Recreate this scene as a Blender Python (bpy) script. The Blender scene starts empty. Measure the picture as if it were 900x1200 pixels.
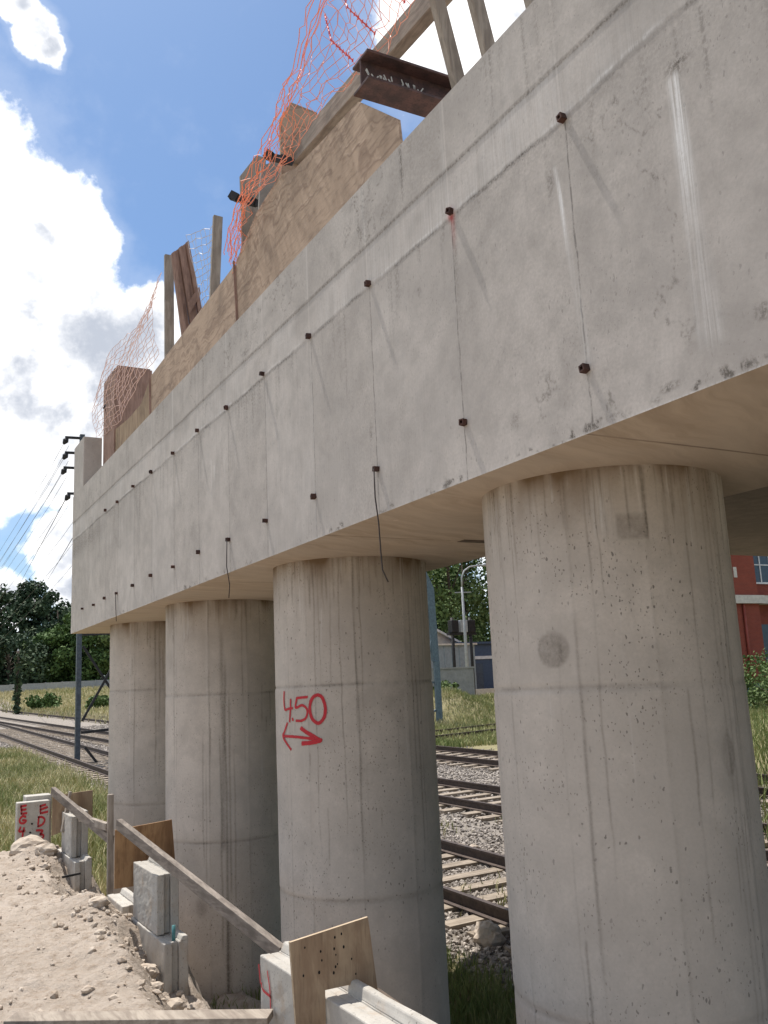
import bpy, math, random
import numpy as np
from mathutils import Vector, Matrix

# ------------------------------------------------------------------ camera, light, sky
SC = bpy.context.scene
COL = SC.collection
EYE = (0.0, 0.0, 2.87)
YAW, PITCH, ROLL, FPX = 0.5071, 0.1878, -0.0461, 1067.86

def make_camera():
    cy, sy = math.cos(YAW), math.sin(YAW)
    fwd = Vector((sy*math.cos(PITCH), cy*math.cos(PITCH), math.sin(PITCH)))
    r0 = Vector((cy, -sy, 0)); u0 = r0.cross(fwd)
    r = r0*math.cos(ROLL) + u0*math.sin(ROLL)
    u = -r0*math.sin(ROLL) + u0*math.cos(ROLL)
    M = Matrix((r, u, -fwd)).transposed().to_4x4()
    M.translation = Vector(EYE)
    cd = bpy.data.cameras.new('camera'); co = bpy.data.objects.new('camera', cd)
    COL.objects.link(co); co.matrix_world = M
    cd.sensor_fit = 'VERTICAL'; cd.sensor_height = 36.0; cd.lens = 36.0*FPX/1200.0
    cd.clip_start = 0.05; cd.clip_end = 3000
    SC.camera = co
make_camera()

SUN = Vector((-0.052, 0.40, 0.91)).normalized()
SUN_EL = math.asin(SUN.z); SUN_AZ = math.atan2(SUN.x, SUN.y)
sd = bpy.data.lights.new('sun', 'SUN'); so = bpy.data.objects.new('sun', sd); COL.objects.link(so)
sd.energy = 3.9; sd.angle = math.radians(0.53); sd.color = (1.0, 0.95, 0.88)
so.rotation_euler = SUN.to_track_quat('Z', 'Y').to_euler(); so.location = (0, 0, 30)

SC.view_settings.view_transform = 'Standard'
SC.view_settings.look = 'None'
SC.view_settings.exposure = 0.67
SC.view_settings.gamma = 1.0
SC.view_settings.use_curve_mapping = False
SC.cycles.max_bounces = 6; SC.cycles.diffuse_bounces = 4; SC.cycles.glossy_bounces = 2
SC.cycles.transparent_max_bounces = 8
SC.cycles.use_denoising = True

# ------------------------------------------------------------------ node helper
class NT:
    def __init__(s, tree):
        s.t = tree; s.N = tree.nodes; s.L = tree.links
    def put(s, sock, v):
        if hasattr(v, 'is_linked') or hasattr(v, 'links'):
            s.L.new(v, sock)
        elif v is not None:
            if hasattr(sock.default_value, '__len__') and not hasattr(v, '__len__'):
                v = (v, v, v, 1.0)[:len(sock.default_value)]
            elif hasattr(v, '__len__') and len(sock.default_value) == 4 and len(v) == 3:
                v = tuple(v) + (1.0,)
            sock.default_value = v
    def m(s, op, a, b=None, c=None, clamp=False):
        n = s.N.new('ShaderNodeMath'); n.operation = op; n.use_clamp = clamp
        for i, v in enumerate((a, b, c)):
            if v is not None: s.put(n.inputs[i], v)
        return n.outputs[0]
    def vm(s, op, a, b=None, out=0):
        n = s.N.new('ShaderNodeVectorMath'); n.operation = op
        s.put(n.inputs[0], a)
        if b is not None: s.put(n.inputs[1], b)
        return n.outputs[out]
    def dot(s, a, b):
        n = s.N.new('ShaderNodeVectorMath'); n.operation = 'DOT_PRODUCT'
        s.put(n.inputs[0], a); s.put(n.inputs[1], b); return n.outputs['Value']
    def mix(s, f, a, b, blend='MIX'):
        n = s.N.new('ShaderNodeMix'); n.data_type = 'RGBA'; n.blend_type = blend
        s.put(n.inputs[0], f); s.put(n.inputs[6], a); s.put(n.inputs[7], b)
        return n.outputs[2]
    def noise(s, vec, scale, detail=4, rough=0.55, dist=0.0, out=0):
        n = s.N.new('ShaderNodeTexNoise')
        if vec is not None: s.put(n.inputs['Vector'], vec)
        n.inputs['Scale'].default_value = scale; n.inputs['Detail'].default_value = detail
        n.inputs['Roughness'].default_value = rough; n.inputs['Distortion'].default_value = dist
        return n.outputs[out]
    def vor(s, vec, scale, feature='F1', out='Distance', rand=1.0):
        n = s.N.new('ShaderNodeTexVoronoi'); n.feature = feature
        s.put(n.inputs['Vector'], vec); n.inputs['Scale'].default_value = scale
        n.inputs['Randomness'].default_value = rand
        return n.outputs[out]
    def ramp(s, v, a, b, lo=0.0, hi=1.0, smooth=True):
        n = s.N.new('ShaderNodeMapRange'); n.interpolation_type = 'SMOOTHSTEP' if smooth else 'LINEAR'
        n.clamp = True
        s.put(n.inputs[0], v)
        for i, x in zip((1, 2, 3, 4), (a, b, lo, hi)): n.inputs[i].default_value = x
        return n.outputs[0]
    def attr(s, name, out='Fac'):
        n = s.N.new('ShaderNodeAttribute'); n.attribute_name = name; return n.outputs[out]
    def coord(s, which='Object'):
        return s.N.new('ShaderNodeTexCoord').outputs[which]
    def pos(s):
        return s.N.new('ShaderNodeNewGeometry').outputs['Position']
    def sep(s, v):
        n = s.N.new('ShaderNodeSeparateXYZ'); s.put(n.inputs[0], v); return n.outputs
    def comb(s, x, y, z):
        n = s.N.new('ShaderNodeCombineXYZ')
        for i, v in enumerate((x, y, z)): s.put(n.inputs[i], v)
        return n.outputs[0]
    def scale(s, v, sx, sy, sz):
        return s.vm('MULTIPLY', v, (sx, sy, sz))
    def bump(s, h, strength=0.3, dist=0.01, normal=None):
        n = s.N.new('ShaderNodeBump'); n.inputs['Strength'].default_value = strength
        n.inputs['Distance'].default_value = dist; s.put(n.inputs['Height'], h)
        if normal is not None: s.put(n.inputs['Normal'], normal)
        return n.outputs[0]
    def rand(s):
        return s.N.new('ShaderNodeObjectInfo').outputs['Random']

def material(name, fn, rough=0.85):
    mt = bpy.data.materials.new(name); mt.use_nodes = True
    t = NT(mt.node_tree); b = t.N['Principled BSDF']
    b.inputs['Roughness'].default_value = rough
    b.inputs['Specular IOR Level'].default_value = 0.3
    fn(t, b)
    return mt
def setc(t, b, col=None, rough=None, normal=None, metal=None, alpha=None):
    for k, v in (('Base Color', col), ('Roughness', rough), ('Normal', normal), ('Metallic', metal), ('Alpha', alpha)):
        if v is not None: t.put(b.inputs[k], v)

# ------------------------------------------------------------------ world
def make_world():
    w = bpy.data.worlds.new('World'); SC.world = w; w.use_nodes = True
    t = NT(w.node_tree); bg = t.N['Background']
    sky = t.N.new('ShaderNodeTexSky'); sky.sky_type = 'NISHITA'; sky.sun_disc = False
    sky.sun_elevation = SUN_EL; sky.sun_rotation = SUN_AZ
    sky.air_density = 1.0; sky.dust_density = 1.1; sky.ozone_density = 1.2
    d = t.coord('Generated')
    blobs = [(0.045,0.878,0.477,0.105),(0.122,0.874,0.471,0.058),(0.148,0.883,0.444,0.05),(0.118,0.917,0.38,0.102),
             (0.185,0.914,0.362,0.055),(0.226,0.893,0.385,0.036),(0.173,0.935,0.311,0.097),(0.047,0.957,0.286,0.125),
             (0.144,0.959,0.242,0.061),(0.187,0.956,0.227,0.053),(0.165,0.976,0.148,0.045),(0.179,0.977,0.113,0.035),
             (0.111,0.988,0.105,0.034),(0.219,0.909,0.355,0.06),(0.097,0.793,0.602,0.024),(0.083,0.784,0.615,0.017),
             (0.113,0.797,0.594,0.017),(0.069,0.789,0.611,0.014),(0.455,0.633,0.622,0.088),(0.516,0.613,0.598,0.08),
             (-0.35,0.80,0.35,0.22),(-0.15,0.93,0.22,0.14),(-0.55,0.62,0.45,0.25),(0.75,0.45,0.45,0.22),(0.6,0.7,0.25,0.2),
             (0.85,0.1,0.5,0.25),(0.5,-0.6,0.55,0.3),(-0.2,-0.8,0.5,0.33),(-0.85,-0.2,0.42,0.33),(-0.6,-0.2,0.75,0.25),(0.35,-0.15,0.9,0.2)]
    wob = t.vm('MULTIPLY', t.vm('SUBTRACT', t.noise(d, 9.0, 5, 0.6, out=1), (0.5, 0.5, 0.5)), (0.06, 0.06, 0.06))
    dd = t.vm('NORMALIZE', t.vm('ADD', d, wob))
    f = None
    for x, y, z, r in blobs:
        l = math.sqrt(x*x+y*y+z*z)
        k = t.dot(dd, (x/l, y/l, z/l))
        v = t.m('MULTIPLY', t.m('SUBTRACT', k, math.cos(r)), 1.0/(1-math.cos(r)))
        v = t.m('MAXIMUM', v, -1.0)
        f = v if f is None else t.m('MAXIMUM', f, v)
    n1 = t.m('SUBTRACT', t.noise(d, 14.0, 9, 0.62), 0.5)
    n2 = t.m('SUBTRACT', t.noise(d, 42.0, 6, 0.6), 0.5)
    dens = t.m('ADD', f, t.m('ADD', t.m('MULTIPLY', n1, 2.2), t.m('MULTIPLY', n2, 0.7)))
    cover = t.ramp(dens, -0.12, 0.45)
    veil = t.m('MULTIPLY', t.ramp(dens, -1.0, 0.1), 0.10)
    alpha = t.m('MAXIMUM', cover, veil)
    # body shading of the clouds: denser, lower parts are greyer
    g = t.noise(t.vm('ADD', d, (0.0, 0.0, 0.045)), 8.0, 6, 0.6)
    lum = t.m('MULTIPLY', t.ramp(t.m('ADD', t.m('MULTIPLY', g, 1.0), t.m('MULTIPLY', n1, -0.5)), 0.40, 0.64), t.ramp(dens, 0.1, 0.9))
    cl = t.mix(lum, (9.8, 9.7, 9.6), (3.7, 4.0, 4.6))
    tint = t.mix(1.0, sky.outputs[0], (0.58, 0.73, 0.86), 'MULTIPLY')
    col = t.mix(alpha, tint, cl)
    t.put(bg.inputs['Color'], col); bg.inputs['Strength'].default_value = 0.1
make_world()

# ------------------------------------------------------------------ mesh helpers
class MB:
    def __init__(s): s.v = []; s.f = []; s.mi = []; s.cur = 0
    def add(s, vs, fs):
        o = len(s.v); s.v += [tuple(map(float, p)) for p in vs]
        for f in fs: s.f.append([i+o for i in f]); s.mi.append(s.cur)
        return s
    def box(s, lo, hi):
        x0, y0, z0 = lo; x1, y1, z1 = hi
        return s.hexa([(x0,y0,z0),(x1,y0,z0),(x1,y1,z0),(x0,y1,z0),(x0,y0,z1),(x1,y0,z1),(x1,y1,z1),(x0,y1,z1)])
    def hexa(s, p):
        return s.add(p, [(3,2,1,0),(4,5,6,7),(0,1,5,4),(1,2,6,5),(2,3,7,6),(3,0,4,7)])
    def bar(s, a, b, w, h, up=(0,0,1), sub=1):
        a = Vector(a); b = Vector(b); d = (b-a).normalized(); up = Vector(up)
        sx = d.cross(up)
        if sx.length < 1e-4: sx = d.cross(Vector((1,0,0)))
        sx.normalize(); sz = sx.cross(d).normalized()
        P = []
        for q in (a, b):
            for i, j in ((-1,-1),(1,-1),(1,1),(-1,1)): P.append(q + sx*(i*w/2) + sz*(j*h/2))
        return s.add(P, [(0,1,2,3),(7,6,5,4),(0,4,5,1),(1,5,6,2),(2,6,7,3),(3,7,4,0)])
    def prism(s, poly, off):
        n = len(poly); off = Vector(off)
        vs = [Vector(p) for p in poly] + [Vector(p)+off for p in poly]
        fs = [list(range(n))[::-1], list(range(n, 2*n))] + [(i, (i+1)%n, n+(i+1)%n, n+i) for i in range(n)]
        return s.add(vs, fs)
    def tube(s, pts, r, n=6, cap=True):
        pts = [Vector(p) for p in pts]; k = len(pts); rs = r if hasattr(r, '__len__') else [r]*k
        o = len(s.v); ref = None
        for i, p in enumerate(pts):
            d = (pts[min(i+1, k-1)] - pts[max(i-1, 0)]).normalized()
            if ref is None: ref = Vector((0,0,1)) if abs(d.z) < 0.9 else Vector((1,0,0))
            a = d.cross(ref).normalized(); b = d.cross(a).normalized()
            for j in range(n):
                t = 2*math.pi*j/n
                s.v.append(tuple(p + a*(rs[i]*math.cos(t)) + b*(rs[i]*math.sin(t))))
        for i in range(k-1):
            for j in range(n):
                s.f.append([o+i*n+j, o+i*n+(j+1)%n, o+(i+1)*n+(j+1)%n, o+(i+1)*n+j]); s.mi.append(s.cur)
        if cap:
            s.f.append([o+j for j in range(n)][::-1]); s.mi.append(s.cur)
            s.f.append([o+(k-1)*n+j for j in range(n)]); s.mi.append(s.cur)
        return s
    def build(s, name, mats, parent=None, smooth=False, bevel=0.0):
        me = bpy.data.meshes.new(name); me.from_pydata(s.v, [], s.f)
        mats = mats if isinstance(mats, (list, tuple)) else [mats]
        for m_ in mats: me.materials.append(m_)
        if len(mats) > 1: me.polygons.foreach_set('material_index', s.mi)
        if smooth: me.polygons.foreach_set('use_smooth', [True]*len(s.f))
        me.update()
        return link(name, me, parent, bevel)
def link(name, me, parent=None, bevel=0.0):
    o = bpy.data.objects.new(name, me); COL.objects.link(o)
    if parent is not None:
        o.parent = parent
        if parent.type == 'EMPTY' or parent.parent is not None or parent.location.length > 0:
            o.matrix_parent_inverse = Matrix.Translation(-world_loc(parent))
    if bevel > 0:
        b = o.modifiers.new('bevel', 'BEVEL'); b.width = bevel; b.segments = 2; b.limit_method = 'ANGLE'
    return o
def world_loc(o):
    l = o.location.copy(); p = o.parent
    return l          # parents sit at plain translations, parts carry none
def big_mesh(name, V, F, mats, parent=None, smooth=True, attrs=None, mi=None):
    """numpy arrays -> mesh; F is (n,3) or (n,4)"""
    me = bpy.data.meshes.new(name); k = F.shape[1]
    me.vertices.add(len(V)); me.vertices.foreach_set('co', np.asarray(V, np.float32).ravel())
    me.loops.add(F.size); me.loops.foreach_set('vertex_index', F.astype(np.int32).ravel())
    me.polygons.add(len(F))
    me.polygons.foreach_set('loop_start', np.arange(0, F.size, k, dtype=np.int32))
    me.polygons.foreach_set('use_smooth', np.full(len(F), smooth))
    mats = mats if isinstance(mats, (list, tuple)) else [mats]
    for m_ in mats: me.materials.append(m_)
    if mi is not None: me.polygons.foreach_set('material_index', np.asarray(mi, np.int32))
    for n_, a in (attrs or {}).items():
        at = me.attributes.new(n_, 'FLOAT', 'POINT'); at.data.foreach_set('value', np.asarray(a, np.float32).ravel())
    me.update(calc_edges=True); me.validate()
    return link(name, me, parent)
def grid_faces(nr, nc, off=0, flip=False):
    i, j = np.meshgrid(np.arange(nr-1), np.arange(nc-1), indexing='ij')
    a = (i*nc+j+off).ravel()
    F = np.stack([a, a+1, a+nc+1, a+nc], 1)
    return F[:, ::-1] if flip else F
def tag(o, label=None, cat=None, group=None, kind=None):
    if label: o['label'] = label
    if cat: o['category'] = cat
    if group: o['group'] = group
    if kind: o['kind'] = kind
    return o
def empty(name, loc, label=None, cat=None, group=None):
    o = bpy.data.objects.new(name, None); COL.objects.link(o); o.location = loc; o.empty_display_size = 0.2
    return tag(o, label, cat, group)
# numpy value noise
def vnoise(x, y, seed=0):
    x = np.asarray(x, float); y = np.asarray(y, float)
    xi = np.floor(x).astype(np.int64); yi = np.floor(y).astype(np.int64); fx = x-xi; fy = y-yi
    def h(a, b):
        n = (a*374761393 + b*668265263 + seed*974711) & 0x7fffffff
        n = ((n ^ (n >> 13))*1274126177) & 0x7fffffff
        return ((n ^ (n >> 16)) & 0xffff)/65535.0
    sx = fx*fx*(3-2*fx); sy = fy*fy*(3-2*fy)
    return (h(xi,yi)*(1-sx)+h(xi+1,yi)*sx)*(1-sy) + (h(xi,yi+1)*(1-sx)+h(xi+1,yi+1)*sx)*sy
def fbm(x, y, seed=0, oct=4, gain=0.5):
    s = 0; a = 1.0; t = 0
    for k in range(oct):
        s = s + a*vnoise(x*2**k, y*2**k, seed+k*17); t += a; a *= gain
    return s/t - 0.5
def sstep(a, b, x):
    t = np.clip((x-a)/(b-a), 0, 1); return t*t*(3-2*t)
GXS, GYS = 0.01528, 0.01591
def gz(x, y): return GXS*(x-3.22) + GYS*(y-8.95)

# ------------------------------------------------------------------ materials
BOLT_Y = [2.61, 3.49, 4.37, 5.21, 6.05, 6.87, 7.67, 8.46, 9.27, 10.03, 10.82, 11.49]
Z0, ZL, ZU, ZLEDGE, ZP = 3.806, 4.073, 5.174, 5.42, 5.82

def concrete_fn(base, var, streaks=True, pits=1.0, lines=None, bmp=0.22, plines=None):
    def fn(t, b):
        p = t.pos(); s = t.sep(p)
        n1 = t.noise(p, 0.9, 6, 0.6); n2 = t.noise(p, 6.0, 6, 0.65); n3 = t.noise(p, 70.0, 3, 0.6)
        c = t.mix(t.ramp(n1, 0.3, 0.7), tuple(x*(1-var) for x in base), tuple(x*(1+var) for x in base))
        n4 = t.noise(p, 3.0, 7, 0.68, 0.8)
        c = t.mix(t.ramp(n4, 0.45, 0.72, 0, 0.6), c, tuple(x*(1-2.0*var) for x in base))
        c = t.mix(t.ramp(n4, 0.44, 0.28, 0, 0.5), c, tuple(min(.7, x*(1+1.3*var)) for x in base))
        c = t.mix(t.ramp(n2, 0.42, 0.70, 0, 0.6), c, tuple(x*(1-1.9*var) for x in base))
        c = t.mix(t.ramp(n2, 0.30, 0.45, 0.35, 0), c, tuple(min(.7, x*(1+1.6*var)) for x in base))
        c = t.mix(t.ramp(n3, 0.35, 0.7, 0, 0.3), c, tuple(x*0.75 for x in base))
        if streaks:
            st = t.noise(t.scale(p, 16.0, 16.0, 0.6), 1.7, 5, 0.66)
            c = t.mix(t.ramp(st, 0.60, 0.82, 0, 0.13 if pits > 1 else 0.24), c, tuple(x*0.62 for x in base))
            c = t.mix(t.ramp(st, 0.38, 0.24, 0, 0.08 if pits > 1 else 0.16), c, tuple(min(.7, x*1.25) for x in base))
        h = t.m('ADD', t.m('MULTIPLY', n2, 0.5), t.m('MULTIPLY', n3, 0.25))
        # air holes
        wv = t.vm('ADD', t.scale(p, 1.0, 1.0, 0.62), t.vm('MULTIPLY', t.noise(p, 30.0, 2, out=1), (0.02, 0.02, 0.03)))
        v1 = t.vor(wv, 25.0); v2 = t.vor(wv, 58.0)
        zone = t.ramp(t.noise(p, 2.3, 3), 0.42, 0.62)
        pit = t.m('MAXIMUM', t.m('MULTIPLY', t.ramp(v1, 0.15, 0.10), t.ramp(t.noise(p, 1.7, 3), 0.35, 0.6)), t.m('MULTIPLY', t.ramp(v2, 0.21, 0.14), zone))
        if pits > 0:
            sel = t.ramp(t.vor(wv, 13.0, out='Color'), 0.35, 0.36) if False else 1.0
            c = t.mix(t.m('MULTIPLY', pit, 0.9*pits), c, tuple(x*0.42 for x in base))
            h = t.m('SUBTRACT', h, t.m('MULTIPLY', pit, 0.6*pits))
        if lines:
            yw = t.m('ADD', s[1], t.m('MULTIPLY', t.m('SUBTRACT', t.noise(p, 5.0, 3), 0.5), 0.03))
            dmin = None
            for y in lines:
                a = t.m('ABSOLUTE', t.m('SUBTRACT', yw, y)); dmin = a if dmin is None else t.m('MINIMUM', dmin, a)
            brk = t.ramp(t.noise(p, 22.0, 5, 0.7), 0.38, 0.58, 0.2, 1)
            ln = t.m('MULTIPLY', t.ramp(dmin, 0.0075, 0.002), t.m('MULTIPLY', brk, t.ramp(s[2], ZU+.02, ZU)))
            halo = t.m('MULTIPLY', t.ramp(dmin, 0.07, 0.0), 0.18)
            c = t.mix(t.m('MULTIPLY', ln, 0.8), c, tuple(x*0.3 for x in base))
            c = t.mix(halo, c, tuple(x*0.8 for x in base))
            h = t.m('SUBTRACT', h, t.m('MULTIPLY', ln, 0.6))
        if plines:
            dmin = None
            for y in plines:
                a = t.m('ABSOLUTE', t.m('SUBTRACT', s[1], y)); dmin = a if dmin is None else t.m('MINIMUM', dmin, a)
            ln = t.m('MULTIPLY', t.ramp(dmin, 0.012, 0.003), t.ramp(s[2], ZU, ZU+.01))
            c = t.mix(t.m('MULTIPLY', ln, 0.35), c, tuple(min(.7, x*1.3) for x in base))
        gr_ = t.noise(p, 55.0, 5, 0.7); sv = t.noise(t.scale(p, 95.0, 95.0, 2.2), 1.0, 4, 0.65)
        dk = t.m('MULTIPLY', t.attr('dk'), (t.ramp(gr_, 0.40, 0.58, 0.3, 1.5) if lines else t.ramp(gr_, 0.30, 0.66, 0.72, 1.25))); wt = t.m('MULTIPLY', t.attr('wt'), t.m('MULTIPLY', t.ramp(sv, 0.34, 0.62, 0.15, 1.5), t.ramp(gr_, 0.25, 0.6, 0.6, 1.2))); br = t.attr('br'); rd = t.attr('rd')
        c = t.mix(t.m('MULTIPLY', dk, 1.0, clamp=True), c, tuple(x*0.30 for x in (base[0], base[1]*.96, base[2]*.9)))
        c = t.mix(t.m('MULTIPLY', br, 1.0, clamp=True), c, (0.17, 0.115, 0.07))
        c = t.mix(t.m('MULTIPLY', wt, 1.0, clamp=True), c, (0.72, 0.70, 0.68))
        c = t.mix(t.m('MULTIPLY', rd, 1.0, clamp=True), c, (0.45, 0.05, 0.05))
        setc(t, b, c, 0.88, t.bump(h, bmp, 0.010))
    return fn
FACE = material('cast concrete face', concrete_fn((0.475, 0.432, 0.395), 0.13, True, 0.45, BOLT_Y, bmp=0.12, plines=[y+.02 for y in BOLT_Y[2:]]+[3.5, 2.63]))
COLM = material('column concrete', concrete_fn((0.52, 0.462, 0.405), 0.10, True, 1.15))
def precast_fn(t, b):
    concrete_fn((0.44, 0.415, 0.375), 0.12, False, 0.9)(t, b)
    src = b.inputs['Base Color'].links[0].from_socket; p = t.pos()
    mud = t.ramp(t.m('ADD', t.noise(p, 5.0, 6, 0.68), t.m('MULTIPLY', t.sep(p)[2], -0.07)), 0.40, 0.62, 0, 0.75)
    t.put(b.inputs['Base Color'], t.mix(mud, src, (0.36, 0.285, 0.215)))
PRECAST = material('precast concrete', precast_fn)
OLDCON = material('weathered concrete', concrete_fn((0.30, 0.29, 0.27), 0.15, True, 0.3))

def soffit_fn(t, b):
    p = t.pos(); s = t.sep(p)
    q = t.vm('ADD', p, t.vm('MULTIPLY', t.noise(p, 1.3, 3, out=1), (0.5, 0.5, 0.0)))
    g = t.noise(t.comb(t.m('ADD', t.m('MULTIPLY', t.sep(q)[0], 0.9), t.m('MULTIPLY', t.sep(q)[1], 0.5)),
                       t.m('MULTIPLY', t.m('ADD', t.sep(q)[1], t.m('MULTIPLY', t.sep(q)[0], -0.35)), 7.0), 0.0), 1.6, 6, 0.62)
    n1 = t.noise(p, 1.1, 5, 0.6)
    c = t.mix(t.ramp(g, 0.3, 0.72), (0.55, 0.455, 0.355), (0.41, 0.325, 0.245))
    c = t.mix(t.ramp(n1, 0.35, 0.7, 0, 0.6), c, (0.48, 0.415, 0.345))
    pt = t.ramp(t.noise(t.scale(p, 1.0, 2.2, 1.0), 2.1, 2), 0.715, 0.73)
    c = t.mix(pt, c, (0.64, 0.56, 0.46))
    yy = t.m('ADD', s[1], t.m('MULTIPLY', n1, 0.01))
    a = t.m('ABSOLUTE', t.m('SUBTRACT', t.m('PINGPONG', t.m('ADD', yy, -5.09), 1.22), 0.0))
    ln = t.m('MULTIPLY', t.ramp(a, 0.012, 0.004), t.ramp(n1, 0.35, 0.5, 0.4, 1))
    c = t.mix(t.m('MULTIPLY', ln, 0.55), c, (0.09, 0.06, 0.045))
    setc(t, b, c, 0.8, t.bump(t.m('SUBTRACT', g, ln), 0.35, 0.012))
SOFFIT = material('soffit concrete with board marks', soffit_fn)

def wood_fn(c1, c2, ax=1, sc=1.0, ply=False):
    def fn(t, b):
        p = t.pos(); k = [11.0, 11.0, 11.0]; k[ax] = 0.9
        if ply: k = [2.0, 0.75, 5.5]
        w = t.vm('ADD', t.scale(p, *[x*sc for x in k]), t.vm('MULTIPLY', t.noise(p, 2.2, 3, out=1), (1.6, 1.6, 1.6)))
        g = t.noise(w, 1.5, 6, 0.6, 0.3)
        if ply: g = t.m('PINGPONG', t.m('MULTIPLY', t.noise(w, 0.8, 3, 0.5, 0.6), 5.0), 0.5); g = t.m('ADD', t.m('MULTIPLY', g, 0.9), t.m('MULTIPLY', t.noise(w, 3.0, 5, .6), 0.28))
        n = t.noise(p, 3.0, 5, 0.6); fn_ = t.noise(t.scale(p, *[x*8 for x in k]), 1.0, 3)
        c = t.mix(t.ramp(g, 0.34, 0.66), c1, c2)
        c = t.mix(t.ramp(n, 0.45, 0.75, 0, 0.55), c, tuple(x*0.55 for x in c2))
        c = t.mix(t.ramp(fn_, 0.5, 0.75, 0, 0.4), c, tuple(x*0.5 for x in c2))
        setc(t, b, c, 0.85, t.bump(t.m('ADD', g, t.m('MULTIPLY', fn_, 0.5)), 0.3, 0.006))
    return fn
PLY = material('weathered plywood', wood_fn((0.43, 0.315, 0.23), (0.28, 0.195, 0.14), 1, 1.0, True))
PLY2 = material('pale plywood', wood_fn((0.38, 0.28, 0.185), (0.27, 0.185, 0.12), 2, 0.9))
PLYB = material('brown plywood', wood_fn((0.37, 0.225, 0.115), (0.23, 0.125, 0.062), 2, 0.8))
GREYWOOD = material('grey weathered timber', wood_fn((0.36, 0.31, 0.255), (0.23, 0.19, 0.155), 1, 1.4))
GREYPOST = material('grey upright timber', wood_fn((0.36, 0.31, 0.26), (0.24, 0.20, 0.165), 2, 1.4))
REDWOOD = material('reddish brown formwork board', wood_fn((0.36, 0.235, 0.185), (0.25, 0.155, 0.12), 2, 1.5))
DARKWOOD = material('dark stained timber', wood_fn((0.15, 0.115, 0.09), (0.085, 0.065, 0.05), 1, 1.2))
SLEEPERW = material('bleached sleeper timber', wood_fn((0.36, 0.30, 0.235), (0.23, 0.185, 0.14), 0, 1.0))
PLANKW = material('dark grey plank', wood_fn((0.27, 0.23, 0.195), (0.15, 0.125, 0.105), 1, 1.6))  # darker than the grey weathered timber
PLYEDGE = material('raw plywood edge', wood_fn((0.52, 0.42, 0.30), (0.40, 0.30, 0.20), 0, 2.0))

def rust_fn(c1, c2, rough=0.7, metal=0.2):
    def fn(t, b):
        p = t.pos(); n = t.noise(p, 9.0, 6, 0.65); n2 = t.noise(p, 60.0, 3)
        c = t.mix(t.ramp(n, 0.35, 0.65), c1, c2); c = t.mix(t.ramp(n2, 0.5, 0.7, 0, 0.4), c, tuple(x*.5 for x in c1))
        setc(t, b, c, rough, t.bump(n2, 0.25, 0.003), metal)
    return fn
RUST = material('dark rusty steel', rust_fn((0.055, 0.030, 0.026), (0.095, 0.045, 0.034)))
BEAMST = material('rusted rolled steel', rust_fn((0.075, 0.05, 0.048), (0.14, 0.08, 0.07), 0.6, 0.35))
RAILST = material('brown rail steel', rust_fn((0.052, 0.036, 0.03), (0.085, 0.06, 0.048), 0.55, 0.3))
BLACKST = material('black steel clamp', rust_fn((0.022, 0.022, 0.024), (0.04, 0.036, 0.036), 0.6, 0.2))
GALV = material('blue grey galvanised steel', rust_fn((0.10, 0.115, 0.135), (0.06, 0.07, 0.085), 0.5, 0.3))
BLUEST = material('blue painted steel', rust_fn((0.13, 0.175, 0.20), (0.085, 0.115, 0.14), 0.5, 0.2))
BORE = material('tie bore filled with mortar', lambda t, b: setc(t, b, (0.16, 0.13, 0.12), 0.9))
HOLE = material('painted hole shade', lambda t, b: setc(t, b, (0.012, 0.010, 0.010), 0.9))  # near-black colour for the shade inside nail and lifting holes
WIRE = material('dark wire', lambda t, b: setc(t, b, (0.05, 0.04, 0.038), 0.7))
LINEW = material('overhead line wire', lambda t, b: setc(t, b, (0.13, 0.13, 0.14), 0.6))
WHITEPAINT = material('chalk white paint', lambda t, b: setc(t, b, (0.6, 0.6, 0.58), 0.8))
TEALPIPE = material('teal plastic tube', lambda t, b: setc(t, b, (0.07, 0.20, 0.21), 0.5))
def spray_fn(t, b):
    p = t.pos(); n = t.noise(p, 55.0, 4, 0.7); e = t.attr('edge')
    a = t.ramp(t.m('ADD', e, t.m('MULTIPLY', t.m('SUBTRACT', n, 0.5), 0.9)), 0.28, 0.62, 0, 0.93)
    setc(t, b, t.mix(n, (0.40, 0.018, 0.03), (0.55, 0.04, 0.05)), 0.7, alpha=a)
SPRAY = material('red spray paint', spray_fn)
ORANGE = material('orange plastic mesh', lambda t, b: setc(t, b, (0.85, 0.30, 0.17), 0.55))
PINKNET = material('faded pink plastic mesh', lambda t, b: setc(t, b, (0.70, 0.50, 0.46), 0.6))
PALENET = material('bleached plastic mesh', lambda t, b: setc(t, b, (0.55, 0.54, 0.58), 0.6))

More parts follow.
